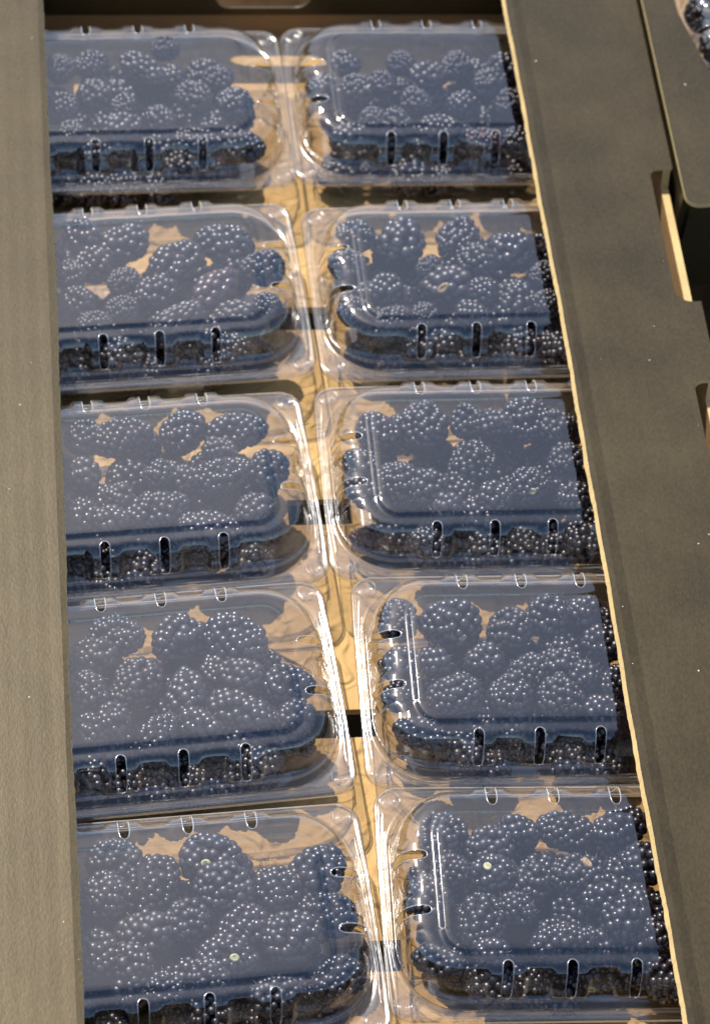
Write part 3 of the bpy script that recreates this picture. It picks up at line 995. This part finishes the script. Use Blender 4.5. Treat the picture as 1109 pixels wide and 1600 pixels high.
('R1R', 109.8, 350.6, 12.5, 12.0, 10.5, -19, 'ld', ''),
('R2L', -37.7, 257.7, 12.4, 12.0, 10.4, -51, 'ld', ''),
('R2L', -64.4, 256.6, 11.7, 11.2, 9.7, -87, 'ld', ''),
('R2L', -85.7, 257.8, 11.5, 10.9, 9.5, 46, 'ld', ''),
('R2L', -106.0, 258.2, 12.5, 12.1, 10.5, 90, 'ld', ''),
('R2L', -59.5, 237.2, 10.8, 10.2, 8.8, 45, 'ld', ''),
('R2L', -102.1, 237.9, 11.1, 10.5, 9.1, 75, 'ld', ''),
('R2R', 50.7, 258.9, 12.0, 11.5, 10.0, 71, 'ld', ''),
('R2R', 68.9, 260.1, 12.1, 11.6, 10.1, 61, 'ld', ''),
('R2R', 91.5, 262.3, 11.8, 11.2, 9.8, -4, 'ld', ''),
('R2R', 68.5, 241.5, 10.6, 9.9, 8.6, -8, 'ld', ''),
('R2R', 93.1, 241.9, 11.2, 10.6, 9.2, -70, 'ld', ''),
('R3L', -44.6, 151.4, 11.9, 11.4, 9.9, -81, 'ld', ''),
('R3L', -68.1, 145.3, 12.1, 11.6, 10.1, -55, 'ld', ''),
('R3L', -87.1, 144.3, 12.5, 12.0, 10.5, 40, 'ld', ''),
('R3L', -106.2, 142.8, 11.0, 10.3, 9.0, -20, 'ld', ''),
('R3L', -42.2, 125.6, 12.0, 11.5, 10.0, -82, 'ld', ''),
('R3L', -68.1, 128.0, 10.9, 10.3, 8.9, -27, 'ld', ''),
('R3L', -105.1, 123.2, 11.3, 10.7, 9.3, 64, 'ld', ''),
('R3R', 44.4, 151.2, 11.5, 10.9, 9.5, -74, 'ld', ''),
('R3R', 68.5, 155.3, 11.1, 10.5, 9.1, 86, 'ld', ''),
('R3R', 87.6, 151.2, 11.9, 11.4, 9.9, -8, 'ld', ''),
('R3R', 107.0, 150.0, 12.3, 11.8, 10.3, -20, 'ld', ''),
('R3R', 43.8, 134.6, 12.4, 12.0, 10.4, 14, 'ld', ''),
('R3R', 65.8, 132.8, 11.0, 10.4, 9.0, 40, 'ld', ''),
('R3R', 86.4, 131.4, 11.7, 11.2, 9.7, 82, 'ld', ''),
('R4L', -41.1, 45.8, 12.5, 12.0, 10.5, -48, 'ld', ''),
('R4L', -64.2, 47.4, 12.4, 11.9, 10.4, -26, 'ld', ''),
('R4L', -85.9, 46.5, 11.5, 10.9, 9.5, -61, 'ld', ''),
('R4L', -105.5, 39.4, 11.6, 11.1, 9.6, -38, 'ld', ''),
('R4L', -42.8, 25.5, 12.2, 11.7, 10.2, -61, 'ld', ''),
('R4R', 52.5, 53.3, 12.3, 11.8, 10.3, -84, 'ld', ''),
('R4R', 75.0, 51.6, 11.9, 11.3, 9.9, -23, 'ld', ''),
('R4R', 92.6, 48.3, 11.2, 10.5, 9.2, 65, 'ld', ''),
('R4R', 49.0, 30.9, 10.6, 9.9, 8.6, -77, 'ld', ''),
('R4R', 75.7, 29.9, 12.5, 12.0, 10.5, -76, 'ld', ''),
('R5L', -56.7, -60.6, 11.7, 11.2, 9.7, 36, 'ld', ''),
('R5L', -80.2, -62.0, 12.0, 11.5, 10.0, -81, 'ld', ''),
('R5L', -98.8, -65.0, 10.8, 10.1, 8.8, -34, 'ld', ''),
('R5L', -36.7, -80.8, 12.2, 11.8, 10.2, 69, 'ld', ''),
('R5L', -56.3, -81.7, 11.6, 11.0, 9.6, -62, 'ld', ''),
('R5L', -76.7, -83.9, 11.2, 10.6, 9.2, 46, 'ld', ''),
('R5R', 48.6, -50.5, 12.0, 11.5, 10.0, 48, 'ld', ''),
('R5R', 93.2, -52.7, 11.3, 10.7, 9.3, -55, 'ld', ''),
('R5R', 95.2, -72.6, 11.9, 11.4, 9.9, -36, 'ld', ''),
]


def ico(sub):
    bm = bmesh.new()
    bmesh.ops.create_icosphere(bm, subdivisions=sub, radius=1.0)
    bm.verts.ensure_lookup_table()
    v = [tuple(x.co) for x in bm.verts]
    f = [[q.index for q in x.verts] for x in bm.faces]
    bm.free()
    return v, f
ICO2, ICO1 = ico(2), ico(1)

def drupelets(rnd, a, b, dr):
    """drupelet centres, radii and outward normals of one berry, long axis x, stem end at -x"""
    n = int(4 * math.pi * ((a * b) ** 1.6 / 3 * 2 + (b * b) ** 1.6 / 3) ** (1 / 1.6) / (3.3 * dr * dr))
    n = max(26, min(130, n))
    ga = math.pi * (3 - math.sqrt(5))
    ph = rnd.uniform(0, 6.28)
    P = []
    taper = rnd.uniform(0.05, 0.2)
    for i in range(n):
        t = 1 - 2 * (i + 0.5) / n + rnd.uniform(-.35, .35) / n * 2
        t = max(-0.995, min(0.995, t))
        ang = ph + i * ga + rnd.uniform(-.28, .28)
        rr = math.sqrt(1 - t * t)
        P.append(Vector((t, rr * math.cos(ang), rr * math.sin(ang))))
    # even the spacing a little
    for _ in range(3):
        for i in range(n):
            push = Vector()
            for j in range(n):
                if j != i:
                    dv = P[i] - P[j]
                    q = dv.length_squared
                    if q < 0.12:
                        push += dv * (0.004 / (q + 0.004))
            P[i] = (P[i] + push * 0.12).normalized()
    out = []
    for p in P:
        k = (1 - taper * p.x) * (1 + 0.11 * noise.noise(p * 1.3 + Vector((ph, 0, 3))))
        r = dr * rnd.uniform(0.8, 1.2)
        ins = r * rnd.uniform(0.6, 0.95)
        c = Vector((p.x * (a - ins), p.y * (b * k - ins), p.z * (b * k - ins)))
        nr = Vector((p.x / a, p.y / b, p.z / b)).normalized()
        out.append((c, r, nr))
    return out

def add_sphere(V, F, MI, src, c, rx, nr, sq, mi):
    """a drupelet: slightly flattened sphere along its normal"""
    b = len(V)
    for v in src[0]:
        vv = Vector(v)
        q = vv * rx
        q -= nr * (nr.dot(q)) * (1 - sq)
        V.append((c.x + q.x, c.y + q.y, c.z + q.z))
    F.extend([[i + b for i in f] for f in src[1]])
    MI.extend([mi] * len(src[1]))

def add_hairs(V, F, MI, rnd, ds, a, b, count, mi):
    for _ in range(count):
        c, r, nr = rnd.choice(ds)
        tg = nr.cross(Vector((rnd.uniform(-1, 1), rnd.uniform(-1, 1), rnd.uniform(-1, 1))))
        if tg.length < 0.1: continue
        tg.normalize()
        p0 = c + tg * r * 0.9 + nr * r * 0.3
        side = nr.cross(tg)
        L_ = rnd.uniform(1.6, 3.2)
        pts = []
        cv = rnd.uniform(-1.2, 1.2)
        for i in range(5):
            t = i / 4
            pts.append(tuple(p0 + nr * (L_ * 0.55 * t) + tg * (L_ * 0.5 * t * t) + side * (cv * t * t)))
        v_, f_ = tube(pts, 0.07, closed=False, sides=3)
        k = len(V)
        V.extend(v_); F.extend([[q + k for q in ff] for ff in f_]); MI.extend([mi] * len(f_))

ME_DRUP = mesh_from('drupelet', [tuple(x * 1000 for x in v) for v in ICO2[0]], ICO2[1], True)   # unit radius, metre
ME_DRUP.materials.append(M_BERRY)
ME_DRUP_R = ME_DRUP.copy(); ME_DRUP_R.materials.clear(); ME_DRUP_R.materials.append(M_RED)
V, F = lathe([(1.0, -0.15), (1.02, 0.12), (0.86, 0.34), (0.55, 0.30), (0.3, 0.18)], 14)
ME_SCAR = mesh_from('stem_scar', [tuple(c * 1000 for c in v) for v in V], F, True)
ME_SCAR.materials.append(M_SCAR)
ME_SCAR_T = ME_SCAR.copy(); ME_SCAR_T.materials.clear(); ME_SCAR_T.materials.append(M_SCAR_TAN)

# shared whole-berry meshes for the far rows and the lower layers (unit: long half-axis 10 mm)
PROTO = []
for i in range(9):
    rnd = random.Random(100 + i)
    asp = (1.08, 1.2, 1.35)[i % 3]
    a0, b0 = 10.0, 10.0 / asp
    ds = drupelets(rnd, a0, b0, (1.6, 1.9, 2.25)[i // 3])
    V, F, MI = [], [], []
    add_sphere(V, F, MI, ICO2, Vector(), 1, Vector((1, 0, 0)), 1, 1)
    V = [(x * a0 * .84, y * b0 * .82, z * b0 * .82) for x, y, z in V]
    for c, r, nr in ds:
        add_sphere(V, F, MI, ICO2, c, r, nr, 0.95, 0)
    add_hairs(V, F, MI, rnd, ds, a0, b0, 26, 2)
    me = mesh_from('blackberry', V, F, True, MI)
    for mt in (M_BERRY, M_CORE, M_HAIR): me.materials.append(mt)
    mr = me.copy(); mr.materials.clear()
    for mt in (M_RED, M_CORE, M_HAIR): mr.materials.append(mt)
    PROTO.append((asp, me, mr))

ORD = ('first', 'second', 'third', 'fourth', 'fifth', 'sixth', 'seventh', 'eighth', 'ninth', 'tenth', 'eleventh', 'twelfth')
def clamp_in(k, x, y, z, a, b):
    """keep a berry inside its clamshell"""
    Mw = BOX_M[k][0]
    l = Mw.inverted() @ Vector((x, y, z))
    low_ = z < 22
    hx, hy = (HX - 11.5, HY - 10.6) if low_ else (HX - 9.4, HY - 11.4)
    r = (a + b) / 2 - 0.8
    l.x = max(-hx + r, min(hx - r, l.x)); l.y = max(-hy + b - .6, min(hy - b + .6, l.y))
    # rounded corners
    cx, cy = math.copysign(CX, l.x), math.copysign(CY, l.y)
    if abs(l.x) > CX and abs(l.y) > CY:
        R2 = (HX - CX) - (11.5 if low_ else 9.4) - b * 0.9
        dv = Vector((l.x - cx, l.y - cy))
        if dv.length > max(R2, 0.5):
            dv = dv.normalized() * max(R2, 0.5)
            l.x, l.y = cx + dv.x, cy + dv.y
    return Mw @ l, l

items = {}
for t in BERRIES:
    if 'd' in t[7]: continue
    w_, l_ = clamp_in(*t[:6])
    items.setdefault(t[0], []).append((t, w_, l_))

def berry_labels(k, lst):
    """one label for each berry of a clamshell: layer, line and place counted from the left"""
    side = 'left' if k[2] == 'L' else 'right'
    lines = {}
    for idx, (t, w_, l_) in enumerate(lst):
        if 'd' in t[7]: ln = 'shaded bottom layer'
        elif 'l' in t[7]: ln = 'low front line'
        elif l_.y > 11: ln = 'back line'
        elif l_.y > -9: ln = 'middle line'
        else: ln = 'front line'
        lines.setdefault(ln, []).append(idx)
    res = {}
    short = {'1': 'farthest', '2': 'second farthest', '3': 'middle', '4': 'second nearest', '5': 'nearest'}[k[1]]
    for ln, ids in lines.items():
        ids.sort(key=lambda i: lst[i][2].x)
        for n_, i in enumerate(ids):
            t = lst[i][0]
            look = 'reddish blackberry' if 'r' in t[7] else 'blackberry with pale stem scar' if t[8] and t[8][2] == 'p' else 'blackberry with tan stem scar' if t[8] else 'blackberry with greenish drupelet' if 'g' in t[7] else 'plump blackberry' if t[5] > 9.2 else 'blackberry'
            res[i] = '%s, %s from left in %s, %s %s clamshell' % (look, ORD[n_], ln, short, side)
    return res

toward_cam = Vector((-0.124, -0.52, 0.845)).normalized()
GROUP = 'blackberries packed in the clamshells'
def berry(t, w_, label, detailed, seed):
    k, _, _, _, a, b, turn, look, scar = t
    rnd = random.Random(seed)
    red = 'r' in look
    rot = Euler((rnd.uniform(0, 6.28), R_(rnd.uniform(-16, 16)), R_(turn + (180 if rnd.random() < .5 else 0))), 'XYZ')
    RM = rot.to_matrix()
    sdir = None
    if scar:
        dx, dy = scar[0], scar[1]
        q = math.sqrt(max(0.1, 1 - dx * dx - dy * dy))
        sdir = (cam_right * dx + cam_up * dy + cam_back * q).normalized()
    if not detailed:
        asp = a / b
        p = min(PROTO[(seed % 3) * 3:(seed % 3) * 3 + 3], key=lambda q: abs(q[0] - asp))
        o = link('blackberry', p[2] if red else p[1], None, (), w_ * MM, rot, (a / 10, b / (10 / p[0]), b / (10 / p[0])))
        tag(o, label, 'blackberry', GROUP)
    else:
        o = empty('blackberry', w_ * MM, rot)
        tag(o, label, 'blackberry', GROUP)
        ds = drupelets(rnd, a, b, 2.35 if 'B' in look else rnd.uniform(1.6, 2.35))
        V, F, MI = [], [], []
        add_sphere(V, F, MI, ICO2, Vector(), 1, Vector((1, 0, 0)), 1, 1)
        V = [(x * a * .84, y * b * .82, z * b * .82) for x, y, z in V]
        view = RM.transposed() @ toward_cam
        for c, r, nr in ds:
            if sdir is not None and (RM @ nr).dot(sdir) > 0.965:
                continue
            if nr.dot(view) > 0.3:
                od = link('drupelet', ME_DRUP_R if (red and rnd.random() < .75) or rnd.random() < .003 else ME_DRUP, o, (), c * MM,
                          (rnd.uniform(0, 6), rnd.uniform(0, 6), 0), (r * rnd.uniform(.94, 1.06) * MM, r * rnd.uniform(.94, 1.06) * MM, r * rnd.uniform(.94, 1.06) * MM))
            else:
                add_sphere(V, F, MI, ICO1 if nr.dot(view) < -0.35 else ICO2, c, r, nr, 0.95, 0)
        add_hairs(V, F, MI, rnd, ds, a, b, 30, 2)
        me = mesh_from('underside', V, F, True, MI)
        us = link('underside', me, o, (M_RED if red else M_BERRY, M_CORE, M_HAIR))
        us['kind'] = 'stuff'
    tone = (rnd.random() ** 3 * 0.9, rnd.random(), 0, 1)
    o.color = tone
    for ch in o.children:
        ch.color = tone
    if sdir is not None:
        # lay the scar on the skin, facing out
        loc_dir = RM.transposed() @ sdir
        s_ = 1.0 / math.sqrt((loc_dir.x / a) ** 2 + (loc_dir.y / b) ** 2 + (loc_dir.z / b) ** 2)
        pos = loc_dir * (s_ - 0.55)
        so = bpy.data.objects.new('stem_scar', ME_SCAR if scar[2] == 'p' else ME_SCAR_T)
        COL.objects.link(so)
        so.parent = o
        qrot = loc_dir.to_track_quat('Z', 'Y')
        r_ = 1.9 if scar[2] == 'p' else 2.5
        sx, sy, sz = o.scale
        so.location = Vector((pos.x / sx, pos.y / sy, pos.z / sz)) * MM
        so.rotation_euler = qrot.to_euler()
        so.scale = (r_ * MM, r_ * MM * (0.8 if scar[2] == 'p' else .6), r_ * MM)
    return o

seed = 0
for k, lst in items.items():
    labels = berry_labels(k, lst)
    for i, (t, w_, l_) in enumerate(lst):
        seed += 1
        detailed = k[1] in '345' and 'l' not in t[7]
        berry(t, w_, labels[i], detailed, seed)

# the shaded berries underneath, which cannot be told apart: one mass
DEEP = [(-105.6, 327.7, 11.7), (-89.7, 328.4, 11.0), (-74.4, 327.8, 11.3), (-56.9, 330.0, 9.9), (-65.1, 340.1, 10.2), (-104.2, 356.8, 9.8), (-87.7, 353.2, 10.9), (-70.8, 354.0, 9.5), (-44.1, 354.1, 10.7), (-24.2, 356.2, 10.5), (-95.8, 370.7, 9.6), (-80.6, 369.3, 9.9), (-66.6, 371.6, 12.0), (-51.8, 370.5, 11.9), (-35.7, 370.4, 9.6), (-19.5, 371.1, 11.0), (-104.0, 381.5, 10.5), (-86.5, 382.5, 9.5), (-58.2, 381.3, 10.6), (-43.2, 381.1, 11.1), (-28.9, 384.9, 9.6), (-117.2, 328.5, 20.6), (-47.3, 328.4, 21.7), (-33.8, 331.1, 20.6), (-110.7, 344.6, 22.5), (-91.4, 340.4, 20.2), (-76.4, 342.6, 21.5), (-55.6, 343.0, 20.4), (-40.6, 342.2, 20.2), (-23.7, 345.4, 20.2), (-116.5, 356.5, 22.2), (-82.5, 359.7, 21.2), (-32.1, 356.9, 22.0), (-111.3, 371.8, 21.4), (-75.8, 375.0, 21.3), (-83.4, 388.5, 20.3), (-66.5, 387.6, 21.2), (-49.8, 386.0, 21.5), (-34.2, 390.5, 20.6), (75.1, 331.5, 11.7), (33.6, 347.3, 9.6), (65.0, 346.8, 12.0), (100.0, 345.2, 9.8), (114.5, 344.5, 10.2), (41.4, 359.6, 9.6), (59.2, 360.5, 11.2), (76.8, 359.9, 10.2), (106.7, 357.3, 10.3), (50.0, 373.5, 11.2), (81.1, 372.4, 11.8), (96.6, 370.7, 11.2), (113.2, 373.9, 12.0), (29.8, 385.1, 10.7), (44.4, 387.9, 10.9), (61.4, 387.9, 9.7), (74.1, 387.6, 11.4), (92.6, 384.1, 10.8), (107.9, 385.9, 11.2), (97.7, 331.5, 22.4), (53.9, 346.9, 22.1), (86.1, 345.9, 22.4), (94.8, 359.1, 21.3), (112.4, 363.1, 20.5), (34.9, 375.1, 20.6), (73.0, 375.4, 21.6), (98.5, 388.7, 21.4), (113.3, 392.6, 20.9), (60.7, 330.7, 15.6), (-103.7, 214.7, 11.8), (-70.4, 216.4, 11.5), (-41.2, 219.3, 10.6), (-81.5, 228.5, 10.2), (-102.2, 242.0, 10.7), (-88.8, 241.2, 11.3), (-74.6, 241.3, 11.2), (-59.5, 246.0, 11.3), (-44.0, 242.1, 11.0), (-29.0, 245.5, 11.0), (-113.0, 255.2, 9.8), (-98.5, 256.1, 10.4), (-79.9, 253.7, 9.7), (-67.4, 256.4, 10.4), (-52.6, 257.2, 11.7), (-33.6, 259.4, 10.1), (-61.3, 268.3, 11.8), (-46.3, 272.5, 11.2), (-28.4, 272.5, 10.5), (-80.9, 215.5, 21.6), (-30.7, 218.5, 22.1), (-94.5, 227.7, 20.2), (-60.8, 231.2, 22.1), (-40.1, 230.4, 21.8), (-26.0, 235.0, 21.6), (-116.1, 241.0, 22.2), (-27.9, 263.4, 21.1), (-105.4, 274.0, 21.7), (-86.4, 273.2, 21.8), (43.0, 218.1, 11.6), (74.2, 217.8, 10.9), (54.5, 232.8, 10.8), (101.6, 230.1, 9.8), (59.4, 244.8, 11.1), (73.4, 242.2, 9.9), (90.0, 244.5, 9.6), (108.5, 244.5, 11.1), (35.7, 257.2, 10.9), (53.3, 257.6, 11.3), (83.4, 258.4, 9.8), (100.0, 255.9, 9.6), (112.2, 260.6, 9.9), (29.5, 271.7, 11.2), (44.7, 271.8, 9.5), (57.8, 269.6, 10.6), (89.5, 271.5, 10.3), (61.3, 217.6, 22.3), (98.9, 218.8, 20.4), (115.5, 218.4, 20.5), (35.9, 231.3, 21.5), (74.2, 231.2, 21.2), (91.2, 234.1, 22.4), (29.8, 246.0, 21.2), (46.4, 246.8, 20.4), (77.9, 249.1, 20.2), (98.8, 248.5, 21.1), (73.0, 263.9, 20.8), (89.3, 260.0, 22.4), (45.8, 278.3, 21.6), (81.2, 277.8, 21.2), (96.8, 275.2, 21.6), (115.1, 276.5, 20.2), (113.7, 233.2, 16.8), (-106.4, 104.8, 9.7), (-89.9, 104.7, 10.6), (-102.2, 117.0, 10.3), (-93.1, 128.4, 10.2), (-78.1, 130.9, 10.0), (-63.0, 134.6, 10.9), (-46.4, 136.1, 11.1), (-29.4, 135.7, 11.5), (-101.1, 141.5, 10.6), (-84.2, 142.9, 10.5), (-26.0, 148.1, 11.1), (-109.2, 158.3, 11.5), (-80.3, 158.8, 10.4), (-63.4, 161.4, 10.3), (-47.5, 158.6, 9.7), (-34.8, 160.4, 10.6), (-78.7, 120.9, 22.3), (-60.4, 122.8, 20.6), (-45.3, 119.6, 21.4), (-27.8, 123.3, 22.5), (-107.6, 131.7, 21.9), (-91.4, 134.9, 22.2), (-71.3, 132.7, 21.4), (-113.6, 145.0, 20.3), (-81.5, 151.1, 21.0), (-62.6, 148.1, 21.2), (-45.8, 152.8, 21.6), (-75.3, 164.4, 21.1), (-76.7, 106.9, 15.5), (-31.0, 109.1, 16.6), (56.5, 112.2, 10.3), (102.0, 112.6, 10.9), (31.7, 123.6, 9.8), (50.8, 124.2, 10.4), (80.1, 124.8, 11.4), (96.9, 125.7, 10.4), (41.5, 139.1, 11.3), (55.2, 137.0, 9.7), (70.5, 137.9, 11.7), (86.6, 138.3, 11.8), (117.5, 139.5, 9.5), (31.6, 151.5, 10.3), (47.6, 152.8, 11.3), (81.2, 150.8, 10.8), (97.3, 151.0, 11.7), (55.4, 166.0, 10.8), (71.8, 162.9, 9.9), (86.8, 164.3, 11.8), (103.9, 162.7, 10.1), (44.0, 110.6, 21.1), (112.2, 111.2, 21.8), (68.0, 124.2, 21.6), (26.2, 139.8, 21.0), (61.2, 138.7, 21.2), (110.2, 141.5, 20.4), (69.4, 156.3, 20.0), (42.0, 171.9, 22.0), (77.7, 170.5, 22.2), (110.5, 169.1, 20.7), (70.1, 110.5, 16.0), (86.6, 112.4, 14.5), (27.7, 162.8, 16.3), (-89.2, 2.2, 11.3), (-73.7, 2.5, 11.1), (-60.1, 3.3, 10.7), (-44.9, 5.2, 10.8), (-113.7, 10.0, 11.6), (-79.8, 14.2, 11.1), (-67.1, 18.0, 10.6), (-106.9, 29.0, 10.2), (-90.1, 28.1, 10.5), (-76.1, 31.8, 9.8), (-59.9, 30.1, 9.8), (-46.0, 34.0, 10.7), (-30.0, 35.8, 9.6), (-101.3, 41.7, 10.7), (-67.5, 44.0, 11.7), (-38.9, 45.8, 10.7), (-24.2, 46.9, 10.1), (-108.8, 55.6, 11.9), (-92.4, 56.8, 10.0), (-63.7, 57.0, 11.8), (-46.4, 60.1, 10.3), (-30.8, 59.1, 10.6), (-117.8, -1.3, 21.1), (-103.2, 0.4, 21.5), (-34.4, 5.3, 20.3), (-96.5, 16.7, 21.9), (-59.9, 20.9, 20.3), (-41.9, 19.1, 21.9), (-25.2, 21.1, 20.4), (-68.0, 30.6, 20.2), (-114.7, 42.6, 20.1), (-79.6, 46.8, 22.3), (-48.2, 47.4, 22.4), (-56.3, 63.5, 20.3), (-39.1, 66.4, 22.2), (59.9, 6.7, 9.7), (93.5, 6.9, 11.6), (109.3, 6.1, 10.0), (40.8, 23.7, 11.8), (83.4, 20.2, 11.6), (99.6, 19.1, 10.2), (60.4, 33.4, 11.9), (80.5, 34.4, 11.9), (110.4, 35.6, 10.0), (39.4, 50.5, 11.7), (53.5, 49.9, 10.3), (72.2, 46.5, 11.0), (88.4, 45.8, 10.8), (48.6, 63.1, 11.0), (63.6, 59.0, 10.5), (77.4, 62.3, 11.2), (93.7, 60.2, 9.6), (109.5, 58.1, 11.8), (47.4, 7.0, 21.7), (55.7, 23.1, 20.8), (71.6, 21.9, 21.0), (109.8, 21.3, 21.8), (49.1, 35.3, 22.4), (100.5, 37.5, 21.1), (93.1, 52.9, 22.1), (101.9, 66.0, 21.8), (115.5, 65.2, 21.3), (-117.2, -104.4, 11.0), (-99.1, -105.0, 11.2), (-40.1, -101.3, 11.5), (-109.8, -91.6, 11.3), (-77.6, -88.9, 10.6), (-47.7, -87.8, 9.8), (-32.4, -89.3, 11.4), (-17.6, -85.2, 11.0), (-99.5, -79.5, 9.7), (-86.3, -78.5, 12.0), (-67.8, -76.0, 10.9), (-40.4, -75.1, 11.4), (-24.6, -74.4, 9.6), (-108.5, -66.4, 10.5), (-94.4, -63.3, 9.7), (-77.8, -63.0, 10.3), (-64.2, -60.1, 9.7), (-46.4, -60.5, 10.7), (-100.3, -50.3, 9.9), (-73.4, -50.7, 11.6), (-57.7, -47.3, 11.8), (-38.5, -49.8, 10.3), (-60.8, -102.9, 21.1), (-30.2, -99.0, 22.0), (-91.4, -90.5, 22.4), (-69.9, -89.5, 20.0), (-56.0, -88.6, 20.4), (-116.0, -76.4, 21.7), (-49.8, -70.6, 20.7), (-31.5, -71.9, 22.2), (-58.7, -58.2, 22.0), (-82.5, -45.4, 21.0), (-49.8, -43.4, 21.9), (-19.4, -63.3, 16.9), (60.5, -93.3, 10.7), (73.6, -95.8, 10.5), (36.6, -81.8, 11.0), (50.8, -81.2, 12.0), (98.7, -85.6, 10.8), (117.0, -81.5, 11.1), (31.3, -66.9, 11.1), (45.5, -67.7, 11.4), (76.1, -68.1, 9.5), (91.6, -70.5, 11.8), (106.9, -70.3, 11.6), (40.4, -56.1, 9.6), (52.8, -52.7, 9.8), (71.3, -56.3, 10.0), (101.1, -56.8, 9.9), (32.0, -42.7, 9.8), (47.9, -40.9, 12.0), (60.8, -42.1, 10.4), (78.7, -43.7, 11.0), (91.8, -43.5, 10.4), (110.0, -41.9, 11.0), (47.8, -96.0, 20.1), (115.4, -96.9, 21.9), (72.1, -80.2, 22.1), (90.1, -82.4, 20.5), (107.1, -81.5, 21.8), (82.1, -66.3, 20.7), (116.6, -69.1, 21.5), (40.7, -50.5, 22.4), (72.3, -49.7, 21.9), (89.8, -53.3, 20.5), (105.4, -52.1, 22.4), (63.0, -34.9, 20.2), (100.3, -38.6, 21.0)]
Vd, Fd, MId = [], [], []
rd = random.Random(77)
DP = []
for i in range(4):
    DP.append(drupelets(random.Random(300 + i), 10.5, 9.3, 1.9))
for x, y, z in DEEP:
    ds = rd.choice(DP)
    Mr = Euler((rd.uniform(0, 6), rd.uniform(0, 6), rd.uniform(0, 6))).to_matrix()
    c0 = Vector((x, y, z))
    b0 = len(Vd)
    add_sphere(Vd, Fd, MId, ICO2, c0, 7.8, Vector((1, 0, 0)), 1, 1)
    for c, r, nr in ds:
        q = Mr @ c
        if (Mr @ nr).dot(toward_cam) < -0.25: continue
        add_sphere(Vd, Fd, MId, ICO1 if z < 15 else ICO2, c0 + q, r * 1.08, Mr @ nr, 0.95, 0)
dm = link('blackberry_mass', mesh_from('blackberry_mass', Vd, Fd, True, MId), None, (M_BERRY, M_CORE))
dm.color = (0, 0.5, 0, 1)
tag(dm, 'shaded blackberries lying under the upper berries in all the clamshells', 'blackberries', kind='stuff')

# ------------------------------------------------------------------ the neighbouring tray at the far right
nb = empty('fruit_tray', (0.1768, 0.2715, -0.002), (0, 0, R_(0)))
tag(nb, 'blurred second dark cardboard tray at the top right, its flap touching the long tray', 'tray')
outer = arc(7, 6, 6, 180, 270) + [(60, 3.0), (210, 22), (210, 250), (0.6, 250)]
outer = [(x + 0.0, y) for x, y in outer]
hole_l = [(13, 250), (17, 122), (24, 88), (40, 66), (66, 60), (210, 66)]
# flap as one bent sheet: left leg and front leg around the opening
sheet = arc(7, 6, 6, 180, 270) + [(60, 3.0), (210, 12), (210, 66), (66, 60), (44, 64), (30, 76), (24, 92), (17, 125), (11, 250), (0.6, 250)]
me = slab('flap', sheet, 58, 60.3)
o = link('flap', me, nb, (M_PRINT, M_CUT))
link('side_wall', boxmesh('side_wall', 1.6, 5.2, 9, 250, -4, 57.8, 0.2), nb, (M_PRINT,))
link('end_wall', boxmesh('end_wall', 5.4, 210, 6.5, 10, -4, 57.8, 0.2), nb, (M_PRINT,))
link('floor_panel', boxmesh('floor_panel', 5.4, 210, 10.2, 250, -4, 0, 0.2), nb, (M_KRAFT,))
bx = clamshell((0.2825, 0.4145, 0.002), (0, 0, R_(2)), 'blurred clear plastic clamshell in the second tray at the top right', 'clamshells in the second tray')
nbl = ('nearest the flap', 'second from the flap', 'farthest back', 'nearest the front', 'farthest right')
for i, (x, y, z) in enumerate(((218, 424, 30), (222, 404, 29), (224, 440, 31), (232, 388, 30), (241, 416, 31))):
    berry(('N', x, y, z, 11, 9.8, i * 50, '', ''), Vector((x, y, z)), 'blurred blackberry %s in the clamshell of the top right tray' % nbl[i], False, 900 + i)
